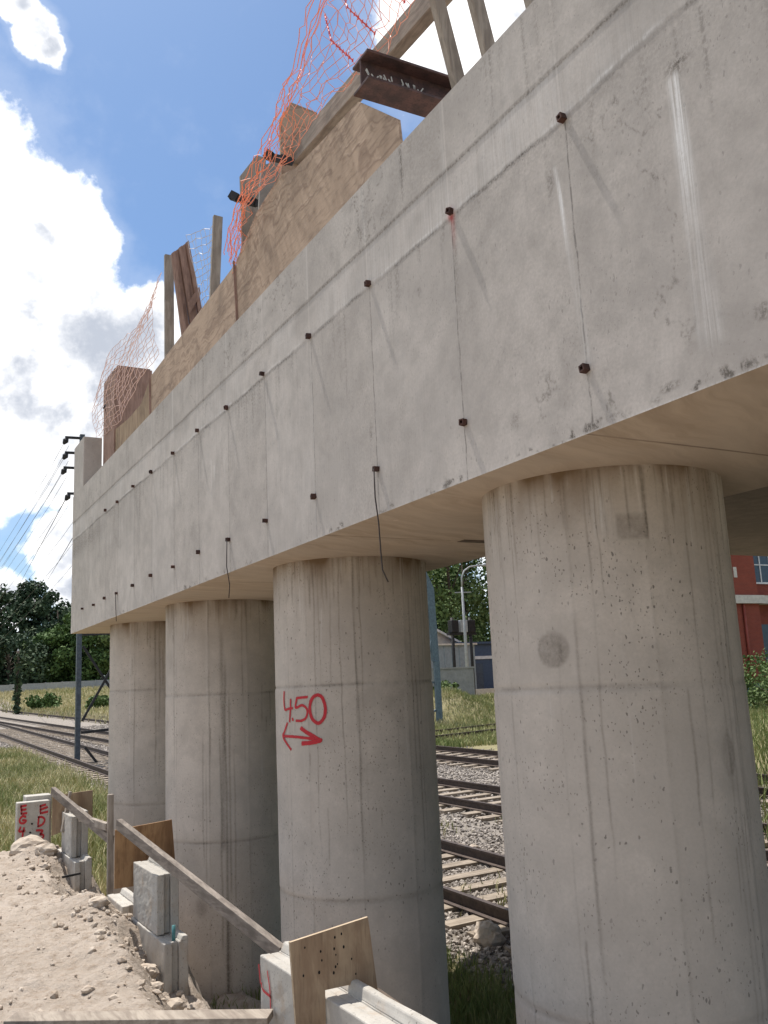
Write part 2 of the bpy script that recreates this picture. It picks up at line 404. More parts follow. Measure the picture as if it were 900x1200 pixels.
def dirt_fn(t, b):
    p = t.pos(); n = t.noise(p, 1.6, 6, 0.6); n2 = t.noise(p, 12.0, 8, 0.72); n3 = t.noise(p, 38.0, 6, 0.75)
    c = t.mix(t.ramp(n, 0.3, 0.7), (0.515, 0.44, 0.37), (0.42, 0.35, 0.285))
    c = t.mix(t.ramp(n2, 0.45, 0.7, 0, 0.75), c, (0.33, 0.25, 0.185))
    c = t.mix(t.ramp(n3, 0.56, 0.7, 0, 0.7), c, (0.58, 0.51, 0.43)); c = t.mix(t.ramp(n3, 0.43, 0.30, 0, 0.6), c, (0.28, 0.205, 0.15))
    h = t.m('ADD', t.m('MULTIPLY', n2, 1.0), t.m('MULTIPLY', n3, 0.7))
    setc(t, b, c, 0.95, t.bump(h, 0.85, 0.045))
DIRT = material('loose sandy soil', dirt_fn, 0.95)
def clod_fn(t, b):
    p = t.pos(); n = t.noise(p, 14.0, 6, 0.7); a = t.attr('tint')
    c = t.mix(a, (0.42, 0.35, 0.28), (0.52, 0.45, 0.375)); c = t.mix(t.ramp(n, 0.45, 0.7, 0, .6), c, (0.28, 0.20, 0.14))
    setc(t, b, c, 0.95, t.bump(n, 0.5, 0.01))
CLOD = material('soil clods', clod_fn)
def ground_fn(t, b):
    p = t.pos(); n = t.noise(p, 0.5, 6, 0.6); n2 = t.noise(p, 6.0, 6, 0.7); n3 = t.noise(p, 40.0, 4, 0.7)
    c = t.mix(t.ramp(n, 0.35, 0.65), (0.20, 0.18, 0.085), (0.30, 0.255, 0.145))
    c = t.mix(t.ramp(n2, 0.45, 0.7, 0, 0.7), c, (0.13, 0.14, 0.05))
    gr = t.attr('gravel')
    g = t.mix(t.ramp(n3, 0.35, 0.7), (0.33, 0.29, 0.25), (0.17, 0.15, 0.13))
    g = t.mix(t.ramp(n2, 0.45, 0.7, 0, 0.5), g, (0.20, 0.17, 0.12))
    c = t.mix(t.ramp(t.m('ADD', gr, t.m('MULTIPLY', t.m('SUBTRACT', n2, 0.5), 0.8)), 0.35, 0.6), c, g)
    setc(t, b, c, 0.95, t.bump(t.m('ADD', n3, n2), 0.7, 0.04))
GROUND = material('dry grass and gravel ground', ground_fn, 0.95)
def stone_fn(t, b):
    n = t.noise(t.pos(), 25.0, 3); a = t.attr('tint')
    c = t.mix(t.ramp(a, 0.0, 1.0), (0.16, 0.14, 0.125), (0.46, 0.41, 0.36)); c = t.mix(t.ramp(n, .4, .7, 0, .5), c, (0.20, 0.165, 0.13))
    setc(t, b, c, 0.9)
STONE = material('ballast stone', stone_fn)
def blade_fn(t, b):
    a = t.attr('tint')
    c = t.mix(t.ramp(a, 0.0, 0.55), (0.14, 0.185, 0.06), (0.31, 0.31, 0.135)); c = t.mix(t.ramp(a, 0.5, 1.0), c, (0.56, 0.49, 0.29))
    setc(t, b, c, 0.8)
    b.inputs['Specular IOR Level'].default_value = 0.15
BLADE = material('grass blades', blade_fn)
def leaf_mat(name, c1, c2, c3):
    def fn(t, b):
        a = t.attr('tint'); c = t.mix(t.ramp(a, 0, 0.5), c1, c2); c = t.mix(t.ramp(a, 0.5, 1.0), c, c3)
        setc(t, b, c, 0.75); b.inputs['Specular IOR Level'].default_value = 0.2
    return material(name, fn)
LEAFD = leaf_mat('dark blue green foliage', (0.028, 0.050, 0.030), (0.052, 0.082, 0.045), (0.09, 0.125, 0.06))
LEAFM = leaf_mat('mid green foliage', (0.05, 0.09, 0.028), (0.085, 0.14, 0.042), (0.13, 0.195, 0.065))
LEAFL = leaf_mat('light green foliage', (0.06, 0.10, 0.03), (0.11, 0.16, 0.05), (0.17, 0.22, 0.09))
BARK = material('tree bark', wood_fn((0.10, 0.075, 0.055), (0.055, 0.042, 0.032), 2, 0.8))

def flat(name, c, rough=0.7, var=0.12, sc=4.0):
    def fn(t, b):
        n = t.noise(t.pos(), sc, 5, 0.6)
        setc(t, b, t.mix(t.ramp(n, .3, .7), tuple(x*(1-var) for x in c), tuple(x*(1+var) for x in c)), rough)
    return material(name, fn)
FENCEG = flat('pale grey fence slab', (0.36, 0.36, 0.35))
SHEDG = flat('blue grey painted metal', (0.24, 0.29, 0.33), 0.5)
SHEDB = flat('blue painted panel', (0.05, 0.075, 0.13), 0.5)
ROOFW = flat('pale roof sheet', (0.55, 0.52, 0.48), 0.5)
HOUSEW = flat('house wall render', (0.40, 0.36, 0.31))
CORNICE = flat('pale stone ledge', (0.50, 0.47, 0.43))
POLEG = flat('grey pole steel', (0.36, 0.37, 0.38), 0.5)
GLASS = flat('window glass', (0.06, 0.08, 0.11), 0.15)
FRAMEW = flat('white window frame', (0.6, 0.6, 0.62), 0.5)
REDPIPE = flat('dark red pipe', (0.22, 0.045, 0.03), 0.5)
TEALB = flat('blue plinth paint', (0.10, 0.16, 0.19), 0.6)
def brick_fn(t, b):
    p = t.pos(); s = t.sep(p)
    n = t.N.new('ShaderNodeTexBrick'); t.put(n.inputs['Vector'], t.comb(t.m('ADD', s[0], s[1]), s[2], 0.0))
    n.inputs['Scale'].default_value = 1.0; n.inputs['Brick Width'].default_value = 0.26; n.inputs['Row Height'].default_value = 0.085
    n.inputs['Mortar Size'].default_value = 0.008
    for k, v in (('Color1', (0.25, 0.052, 0.032, 1)), ('Color2', (0.19, 0.038, 0.024, 1)), ('Mortar', (0.22, 0.10, 0.075, 1))): n.inputs[k].default_value = v
    c = t.mix(t.ramp(t.noise(p, 0.7, 5), .35, .7, 0, .4), n.outputs[0], (0.18, 0.04, 0.028))
    setc(t, b, c, 0.9)
BRICK = material('red brickwork', brick_fn)

# ------------------------------------------------------------------ ground
def bank(x, y):
    b = sstep(112, 150, y)*np.clip(1.85, 0, 9)*1.0
    m = 1.55*np.exp(-(((x-25.5)/2.6)**2 + ((y-40.5)/2.2)**2)) + 1.0*np.exp(-(((x-30.5)/4.5)**2 + ((y-43.5)/2.5)**2))
    r = 0.45*sstep(30, 40, x)*sstep(10, 26, y)*0
    return b + m + r
def gh(x, y):
    x = np.asarray(x, float); y = np.asarray(y, float)
    h = gz(x, y) + bank(x, y) + 0.05*fbm(x*0.7, y*0.7, 5) * sstep(1.0, 2.0, np.abs(x-10)-6)
    return h - 0.03
def gravel_w(x, y):
    """1 in the track corridor"""
    w = sstep(5.0, 5.9, x)*(1-sstep(17.0-0.03*(y-25), 19.5-0.03*(y-25), x))
    e = 0.75 + 0.5*fbm(x*0.5, y*0.35, 31)
    return np.clip(w*e, 0, 1)
def make_ground():
    xs = np.unique(np.concatenate([np.linspace(-700, -30, 20), np.linspace(-30, 0, 20), np.arange(0, 20, 0.25), np.arange(20, 60, 0.6), np.linspace(60, 120, 25), np.linspace(120, 900, 20)]))
    ys = np.unique(np.concatenate([np.linspace(-600, -20, 20), np.linspace(-20, 4, 20), np.arange(4, 60, 0.3), np.linspace(60, 200, 80), np.linspace(200, 1200, 20)]))
    Y, X = np.meshgrid(ys, xs, indexing='ij')
    Zg = gh(X, Y)
    V = np.stack([X.ravel(), Y.ravel(), Zg.ravel()], 1)
    o = big_mesh('ground', V, grid_faces(len(ys), len(xs)), GROUND, attrs={'gravel': gravel_w(X, Y)})
    tag(o, 'grassy rail yard ground running back to the trees', kind='structure')
make_ground()

def dirt_h(x, y):
    x = np.asarray(x, float); y = np.asarray(y, float)
    zr = np.interp(y, [-3, 3.0, 4.8, 5.4, 6.3, 7.0, 8.0, 8.8, 9.5, 10.4, 11.2, 12.5], [1.05, 1.05, 1.0, 0.74, 0.68, 0.76, 1.10, 0.86, 0.80, 0.86, 1.12, 1.15])
    edge = 1.42 + 0.16*fbm(y*1.3, y*0+3, 9) + np.interp(y, [4, 5.5, 7, 8.2, 9, 10.5, 12], [0.2, -0.02, 0.08, 0.2, 0.0, 0.12, 0.2])
    t = sstep(edge, 1.93, x)
    top = 1.17 + 0.07*fbm(x*0.8, y*0.8, 3) + 0.03*np.sin(y*0.9)
    z = top*(1-t) + zr*t
    z = z*(1-sstep(2.02, 2.75, x)) + 0.02*sstep(2.02, 2.75, x)
    z = z*(1-sstep(12.2+0.3*np.sin(x*3), 14.6, y)) - 0.4*sstep(12.2, 15.0, y)
    z = z*(1-sstep(3.2, 4.2, x)) - 0.4*sstep(3.2, 4.2, x)
    for cx, cy, r, a in ((1.62, 11.3, 0.2, 0.13), (1.75, 10.9, 0.16, 0.10), (1.66, 8.25, 0.24, 0.10), (1.79, 7.75, 0.13, 0.07), (1.62, 9.15, 0.14, -0.2), (1.8, 9.6, 0.18, -0.12), (1.55, 6.6, .2, .07), (1.7, 6.2, .12, .06)):
        z = z + a*np.exp(-(((x-cx)/r)**2 + ((y-cy)/r)**2))
    n = fbm(x*3.5, y*3.5, 11, 5, 0.55); rg = np.abs(fbm(x*9, y*9, 41, 4, 0.6))
    rough = 0.55 + 1.3*t
    return z + 0.11*n*rough + 0.10*(rg-0.1)*rough + 0.035*fbm(x*22, y*22, 77, 4, .65)
def make_dirt():
    xs = np.unique(np.concatenate([np.linspace(-14, -1, 30), np.linspace(-1, 0.5, 22), np.arange(0.5, 2.12, 0.02), np.arange(2.12, 4.3, 0.06)]))
    ys = np.unique(np.concatenate([np.linspace(-9, 3.4, 40), np.arange(3.4, 13.2, 0.026), np.arange(13.2, 15.2, 0.08)]))
    Y, X = np.meshgrid(ys, xs, indexing='ij')
    V = np.stack([X.ravel(), Y.ravel(), dirt_h(X, Y).ravel()], 1)
    o = big_mesh('dirt_bank', V, grid_faces(len(ys), len(xs)), DIRT)
    tag(o, 'bank of loose sandy fill heaped behind the wall panels', kind='structure')
make_dirt()

OCT_V = np.array([(1,0,0),(-1,0,0),(0,1,0),(0,-1,0),(0,0,1),(0,0,-1)], float)
OCT_F = np.array([(0,2,4),(2,1,4),(1,3,4),(3,0,4),(2,0,5),(1,2,5),(3,1,5),(0,3,5)])
def ico(sub=1):
    import bmesh
    bm = bmesh.new(); bmesh.ops.create_icosphere(bm, subdivisions=sub, radius=1.0)
    bm.verts.ensure_lookup_table(); V = np.array([v.co[:] for v in bm.verts]); F = np.array([[v.index for v in f.verts] for f in bm.faces]); bm.free()
    return V, F
def scatter_stones(name, P, R, mat_, seed, base=None, squash=0.65):
    rng = np.random.default_rng(seed); n = len(P)
    BV, BF = base if base is not None else (OCT_V, OCT_F)
    q = rng.normal(size=(n, 4)); q /= np.linalg.norm(q, axis=1)[:, None]
    w, x, y, z = q.T
    M = np.stack([np.stack([1-2*(y*y+z*z), 2*(x*y-z*w), 2*(x*z+y*w)], 1), np.stack([2*(x*y+z*w), 1-2*(x*x+z*z), 2*(y*z-x*w)], 1), np.stack([2*(x*z-y*w), 2*(y*z+x*w), 1-2*(x*x+y*y)], 1)], 1)
    S = rng.uniform(0.6, 1.25, (n, 1, 3))*rng.uniform(0.78, 1.2, (n, len(BV), 1))
    L = np.einsum('nij,nkj->nki', M, BV[None]*S)
    L[:, :, 2] *= squash
    V = (L*R[:, None, None] + P[:, None, :]).reshape(-1, 3)
    F = (BF[None] + (np.arange(n)*len(BV))[:, None, None]).reshape(-1, 3)
    tint = np.repeat(rng.uniform(0, 1, n), len(BV))
    return big_mesh(name, V, F, mat_, smooth=False, attrs={'tint': tint})
def make_clods():
    rng = np.random.default_rng(4); n = 5200
    x = rng.uniform(0.4, 2.05, n); y = rng.uniform(4.3, 12.8, n)
    k = rng.uniform(size=n) < (0.25 + 0.75*sstep(1.25, 1.7, x)); x, y = x[k], y[k]
    r = 0.004 + 0.034*rng.uniform(size=len(x))**7
    P = np.stack([x, y, dirt_h(x, y) + r*0.25], 1)
    o = scatter_stones('soil_clods', P, r, CLOD, 5, ico(1), 0.8)
    tag(o, 'small clods and pebbles lying over the sandy bank', kind='stuff')
    BV, BF = ico(3)
    LAB = ['largest pale earth lump at the foot of the lettered block', 'earth lump just right of the largest lump by the lettered block', 'rounded earth lump against the foot of the lower panel with the teal tube',
           'smaller earth lump left of the foot of the lower panel', 'earth lump on the slope midway below the upper panel', 'earth lump near the small panel edge below the brown board', 'earth lump on the bank top left of the small panel edge', 'small lump alone on the open sandy top of the bank', 'earth lump lowest on the slope above the foreground plank', 'earth lump beside the far lower panel and the black bar']
    spots = [(1.60, 11.55, 0.17), (1.72, 11.2, 0.11), (1.79, 7.05, 0.075), (1.72, 6.55, 0.05), (1.84, 6.5, 0.06), (1.66, 8.05, 0.07), (1.5, 7.2, 0.035), (1.2, 6.1, 0.03), (1.78, 6.0, 0.07), (1.62, 10.6, 0.06)]
    for i, (cx, cy, r) in enumerate(spots):
        rr = 1 + 0.75*fbm(BV[:, 0]*2.2+i*7, BV[:, 1]*2.2+BV[:, 2]*2.7, 50+i, 6, .62)
        V = BV*rr[:, None]*np.array([1.25, 1.1, 0.75])*r + np.array([cx, cy, float(dirt_h(cx, cy))+0.25*r])
        o = big_mesh('dirt_lump', V, BF, CLOD, smooth=False, attrs={'tint': np.full(len(V), 0.5)})
        tag(o, LAB[i], 'earth lump', 'lumps of earth on the sandy bank')
make_clods()

# ------------------------------------------------------------------ main concrete beam
def make_beam():
    rng = np.random.default_rng(12)
    ys = np.unique(np.concatenate([np.arange(-3, 1.5, 0.1), np.arange(1.5, 3.6, 0.007), np.arange(3.6, 7, 0.0125), np.arange(7, 13.8, 0.02), [13.8]]))
    zs = np.concatenate([np.arange(Z0, Z0+.1, 0.008), np.arange(Z0+.1, ZP-0.004, 0.0105), [ZP]])
    Y, Zz = np.meshgrid(ys, zs, indexing='ij')
    d = 0.004*fbm(Y*1.2, Zz*1.2, 2) + 0.0006*fbm(Y*7, Zz*7, 8)
    dk = np.zeros_like(Y); wt = np.zeros_like(Y); rd = np.zeros_like(Y); br = np.zeros_like(Y)
    # mortar strip standing slightly proud between the tie row and the ledge line
    rag = ZU - 0.012 + 0.045*fbm(Y*2.2, Y*0, 21, 7, 0.72) + 0.10*np.exp(-((Y-2.1)/0.35)**2)*0.4
    led = ZLEDGE + 0.014*fbm(Y*1.1, Y*0, 22, 7, .65)
    strip = sstep(rag-0.006, rag+0.006, Zz)*(1-sstep(led-0.006, led+0.002, Zz))
    d += 0.0016*strip + 0.0042*sstep(led-0.004, led+0.004, Zz)
    up = sstep(led-0.002, led+0.004, Zz)
    wt += 0.16*strip*np.clip(0.6+1.8*fbm(Y*3, Zz*2, 30), 0, 2); dk += 0.10*up*np.clip(0.5+2.2*fbm(Y*1.6, Zz*1.5, 29), 0, 2)
    edge = np.exp(-((Zz-rag)/0.009)**2); dk += 0.55*edge*sstep(-0.2, 0.15, fbm(Y*5, Zz*5, 33)); wt += 0.3*np.exp(-((Zz-rag-.016)/0.010)**2)*sstep(-0.1, 0.2, fbm(Y*6, Zz*6, 34))  # dark line along the strip's ragged lower edge is a painted shadow
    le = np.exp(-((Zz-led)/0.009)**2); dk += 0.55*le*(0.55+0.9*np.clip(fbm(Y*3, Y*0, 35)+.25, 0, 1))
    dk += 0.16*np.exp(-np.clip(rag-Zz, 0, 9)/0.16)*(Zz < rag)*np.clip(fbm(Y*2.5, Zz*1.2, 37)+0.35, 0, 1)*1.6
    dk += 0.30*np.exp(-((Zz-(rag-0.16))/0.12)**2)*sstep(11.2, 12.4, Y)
    # drips from the ledge and from the parapet top
    for k in range(170):
        y0 = rng.uniform(1.5, 13.7); z1 = rag.mean()-0.02 if rng.uniform() < 0.6 else ZP; L = rng.uniform(0.1, 0.75); w = rng.uniform(0.006, 0.022); a = rng.uniform(0.08, 0.28)
        sl = slice(*np.searchsorted(ys, [y0-0.09, y0+0.09]))
        yy, zz = Y[sl], Zz[sl]
        c = y0 + 0.012*fbm(zz*4, zz*0, k) 
        dk[sl] += a*np.exp(-((yy-c)/w)**2)*(zz < z1)*(1-sstep(0.3*L, L, z1-zz))
    # pale lime runs
    runs = [(2.035, 2.0, 4.985, 3.90, 0.026, 0.060, 1.15), (2.695, 2.60, 4.99, 4.05, 0.010, 0.026, 0.95)]
    for k in range(16):
        y0 = rng.uniform(6.5, 12.8); runs.append((y0, y0-0.01, rng.uniform(4.75, 5.1), rng.uniform(4.3, 4.7), 0.008, 0.012, rng.uniform(0.2, 0.55)))
    for y0, y1, za, zb, w0, w1, a in runs:
        tt = np.clip((za-Zz)/(za-zb), 0, 1); c = y0+(y1-y0)*tt + 0.006*fbm(Zz*6, Zz*0, int(y0*100)); w = w0+(w1-w0)*tt
        st = 0.55+1.1*fbm(Y*70, Zz*2.0, 61)
        m_ = np.exp(-((Y-c)/w)**4)*sstep(za+.012, za-0.02, Zz)
        wt += a*m_*(1-0.74*sstep(0.10, 0.6, tt))*(1-sstep(0.9, 1.0, tt))*np.clip(st, 0.25, 1.3)
    m_ = np.exp(-(((Y-2.00)/0.05)**2+((Zz-5.01)/0.025)**2)); dk += 0.5*m_
    m_ = np.exp(-(((Y-2.73)/0.02)**2+((Zz-4.93)/0.05)**2)); dk += 0.4*m_
    # pale joints on the parapet band
    for yb in BOLT_Y:
        wt += 0.22*np.exp(-((Y-yb-0.03)/0.022)**2)*up*np.clip(0.4+2.5*fbm(Y*6, Zz*3, 66), 0, 1)
        dk += 0.10*np.exp(-((Y-yb+0.35)/0.12)**2)*up*np.clip(0.4+2*fbm(Y*3, Zz*4, 67), 0, 1)
    # red paint round the second tie
    m_ = np.exp(-(((Y-3.49)/0.028)**2+((Zz-ZU+0.005)/0.035)**2)); rd += 0.75*m_*np.clip(0.6+2*fbm(Y*40, Zz*40, 71), 0, 1)
    rd += 0.28*np.exp(-((Y-3.475)/0.02)**2)*sstep(ZU, ZU-.02, Zz)*(1-sstep(0.05, 0.25, ZU-Zz))
    # dark spots
    for cy, cz, ry, rz, a in ((3.085, 3.985, .034, .045, .30), (4.43, 4.30, .018, .055, .42), (3.83, 4.90, .02, .03, .35), (1.79, 3.98, .03, .03, .6), (1.95, 5.36, .03, .05, .3), (2.32, 5.06, .02, .02, .3), (2.2, 3.86, .05, .018, .6), (5.6, 4.75, .02, .03, .3)):
        dk += a*np.exp(-(((Y-cy)/ry)**2+((Zz-cz)/rz)**2)**2)*np.clip(0.75+1.6*fbm(Y*50, Zz*25, 72), 0.2, 1)
    # chipped lower arris
    ch = np.clip(fbm(Y*3, Y*0, 81, 3)+0.02, 0, 1)*sstep(0.05, 0.16, fbm(Y*22, Zz*30, 82, 3))*6
    chip = ch*np.exp(-((Zz-Z0-0.02)/0.022)**2); dk += 0.75*np.clip(chip, 0, 1)
    wt += 0.5*np.exp(-((Zz-Z0)/0.006)**2)*np.clip(0.4+1.6*fbm(Y*4, Y*0, 85), 0, 1)
    pn = np.searchsorted(BOLT_Y, Y); tone = rng.uniform(-1, 1, 20)[pn]; dk += 0.07*np.clip(tone, 0, 1)*(Zz < rag); wt += 0.06*np.clip(-tone, 0, 1)*(Zz < rag)
    dk += 0.16*np.clip(fbm(Y*1.1, Zz*1.4, 95, 5, .6)+0.02, 0, 1)*1.8; wt += 0.16*np.clip(fbm(Y*1.3, Zz*1.2, 96, 5, .6)-.02, 0, 1)*1.6
    cr_ = np.abs(fbm(Y*1.6, Zz*1.6, 97, 6, .6)); dk += 0.38*np.exp(-(cr_/0.006)**2)*sstep(0.05, 0.2, fbm(Y*.9, Zz*.9, 98))
    dk += 0.4*np.clip(fbm(Y*6, Zz*6, 99, 6, .68)-0.13, 0, 1)*1.6
    # faint horizontal lift line
    dk += 0.07*np.exp(-((Zz-4.63-0.02*np.sin(Y))/0.02)**2)*np.clip(0.5+2*fbm(Y*2, Zz, 90), 0, 1)
    X = 2.4 - d
    n, m = X.shape
    V = [np.stack([X.ravel(), Y.ravel(), Zz.ravel()], 1)]; F = [grid_faces(n, m)]; MI = [np.zeros(len(F[0]))]; off = n*m
    # soffit
    xs = np.linspace(0, 1, 12); XS = X[:, :1]*(1-xs)+4.05*xs; YS = np.repeat(ys[:, None], 12, 1)
    ZS = Z0 + 0.004*fbm(XS*2, YS*2, 91)*sstep(0, 0.1, xs)[None]
    V.append(np.stack([XS.ravel(), YS.ravel(), ZS.ravel()], 1)); F.append(grid_faces(n, 12, off, True)); MI.append(np.ones(len(F[-1]))); off += n*12
    def quad(a, b, c, e, mi=0):
        nonlocal off
        V.append(np.array([a, b, c, e], float)); F.append(np.array([[0, 1, 2, 3]])+off); MI.append([mi]); off += 4
    ya, yb = -3.0, 13.8
    quad((2.40, ya, ZP), (2.66, ya, ZP), (2.66, yb, ZP), (2.40, yb, ZP))
    quad((2.66, ya, ZP), (2.66, ya, 5.35), (2.66, yb, 5.35), (2.66, yb, ZP))
    quad((2.66, ya, 5.35), (4.05, ya, 5.35), (4.05, yb, 5.35), (2.66, yb, 5.35))
    quad((4.05, ya, 5.35), (4.05, ya, Z0), (4.05, yb, Z0), (4.05, yb, 5.35))
    for yy, fl in ((ya, 0), (yb, 1)):
        q = [(2.40, yy, Z0), (4.05, yy, Z0), (4.05, yy, 5.35), (2.40, yy, 5.35)]; q2 = [(2.40, yy, 5.35), (2.66, yy, 5.35), (2.66, yy, ZP), (2.40, yy, ZP)]
        for Q in (q, q2): quad(*(Q[::-1] if fl else Q))
    V = np.concatenate(V); F = np.concatenate(F); MI = np.concatenate(MI)
    pad = lambda a: np.concatenate([np.clip(a, 0, 1).ravel(), np.zeros(len(V)-n*m)])
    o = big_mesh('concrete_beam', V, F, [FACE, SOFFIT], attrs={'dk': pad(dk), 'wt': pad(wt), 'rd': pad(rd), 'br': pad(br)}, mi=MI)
    # smooth only the grids
    tag(o, 'long grey cast concrete crossbeam carried by the four round columns', 'beam')
    # end upstand
    u = MB(); u.box((2.402, 13.07, ZP+.001), (2.66, 13.798, 6.57)); u.build('end_upstand', FACE, o, bevel=0.012)
    # form ties: short square tubes standing out of the face
    first = None
    for z, ysr in ((ZU, BOLT_Y), (ZL, BOLT_Y+[12.15, 12.9])):
        for k, y in enumerate(ysr):
            if first is None:
                b = MB(); a, i, L = 0.0145, 0.0082, 0.032
                ring = [(-a,-a*.9),(a,-a),(a*.95,a),(-a,a)]; rin = [(-i,-i),(i,-i),(i,i),(-i,i)]
                vs = [(0.01,)+p for p in ring]+[(-L,)+p for p in ring]+[(-L,)+p for p in rin]+[(-0.012,)+p for p in rin]
                fs = []
                for j in range(4):
                    q = (j+1) % 4
                    fs += [(j, q, 4+q, 4+j), (4+j, 4+q, 8+q, 8+j), (8+j, 8+q, 12+q, 12+j)]
                b.add(vs, fs)
                b.cur = 1; b.add([(-0.012,)+p for p in rin], [(0,1,2,3)])
                me = bpy.data.meshes.new('form_tie'); me.from_pydata(b.v, [], b.f); me.materials.append(RUST); me.materials.append(BORE)
                me.polygons.foreach_set('material_index', b.mi); first = me
            t = bpy.data.objects.new('form_tie', first); COL.objects.link(t); t.parent = o
            t.location = (2.40, y + 0.012*math.sin(k*5.1), z + 0.012*math.sin(k*3.7+z)); t.rotation_euler = (0.25*math.sin(k*2.3+z), 0, 0.25*math.sin(k*1.7))
    w = MB(); w.box((3.40, 5.03, Z0-.004), (4.05, 5.115, Z0+.02)); w.build('soffit_recess_strip', DARKWOOD, o)  # dark flush strip painted in place of a shaded recess in the soffit
    return o
BEAM = make_beam()

def make_wires():
    spec = [([(2.375, 4.37, ZL), (2.37, 4.36, 3.9), (2.38, 4.35, 3.75), (2.39, 4.36, 3.6), (2.385, 4.34, 3.49), (2.40, 4.31, 3.42)], 'long rusty wire hanging from a tie in front of the numbered column'),
            ([(2.375, 6.87, ZL), (2.37, 6.87, 3.85), (2.39, 6.86, 3.7), (2.385, 6.87, 3.60)], 'rusty wire hanging from a tie in front of the second farthest column'),
            ([(2.375, 10.82, ZL), (2.38, 10.82, 3.9), (2.385, 10.81, 3.74)], 'short rusty wire hanging from a tie in front of the farthest column')]
    for pts, lab in spec:
        b = MB(); b.tube(pts, 0.0042, 5); tag(b.build('hanging_wire', WIRE, smooth=True), lab, 'wire', 'wires hanging from the tie tubes')
make_wires()

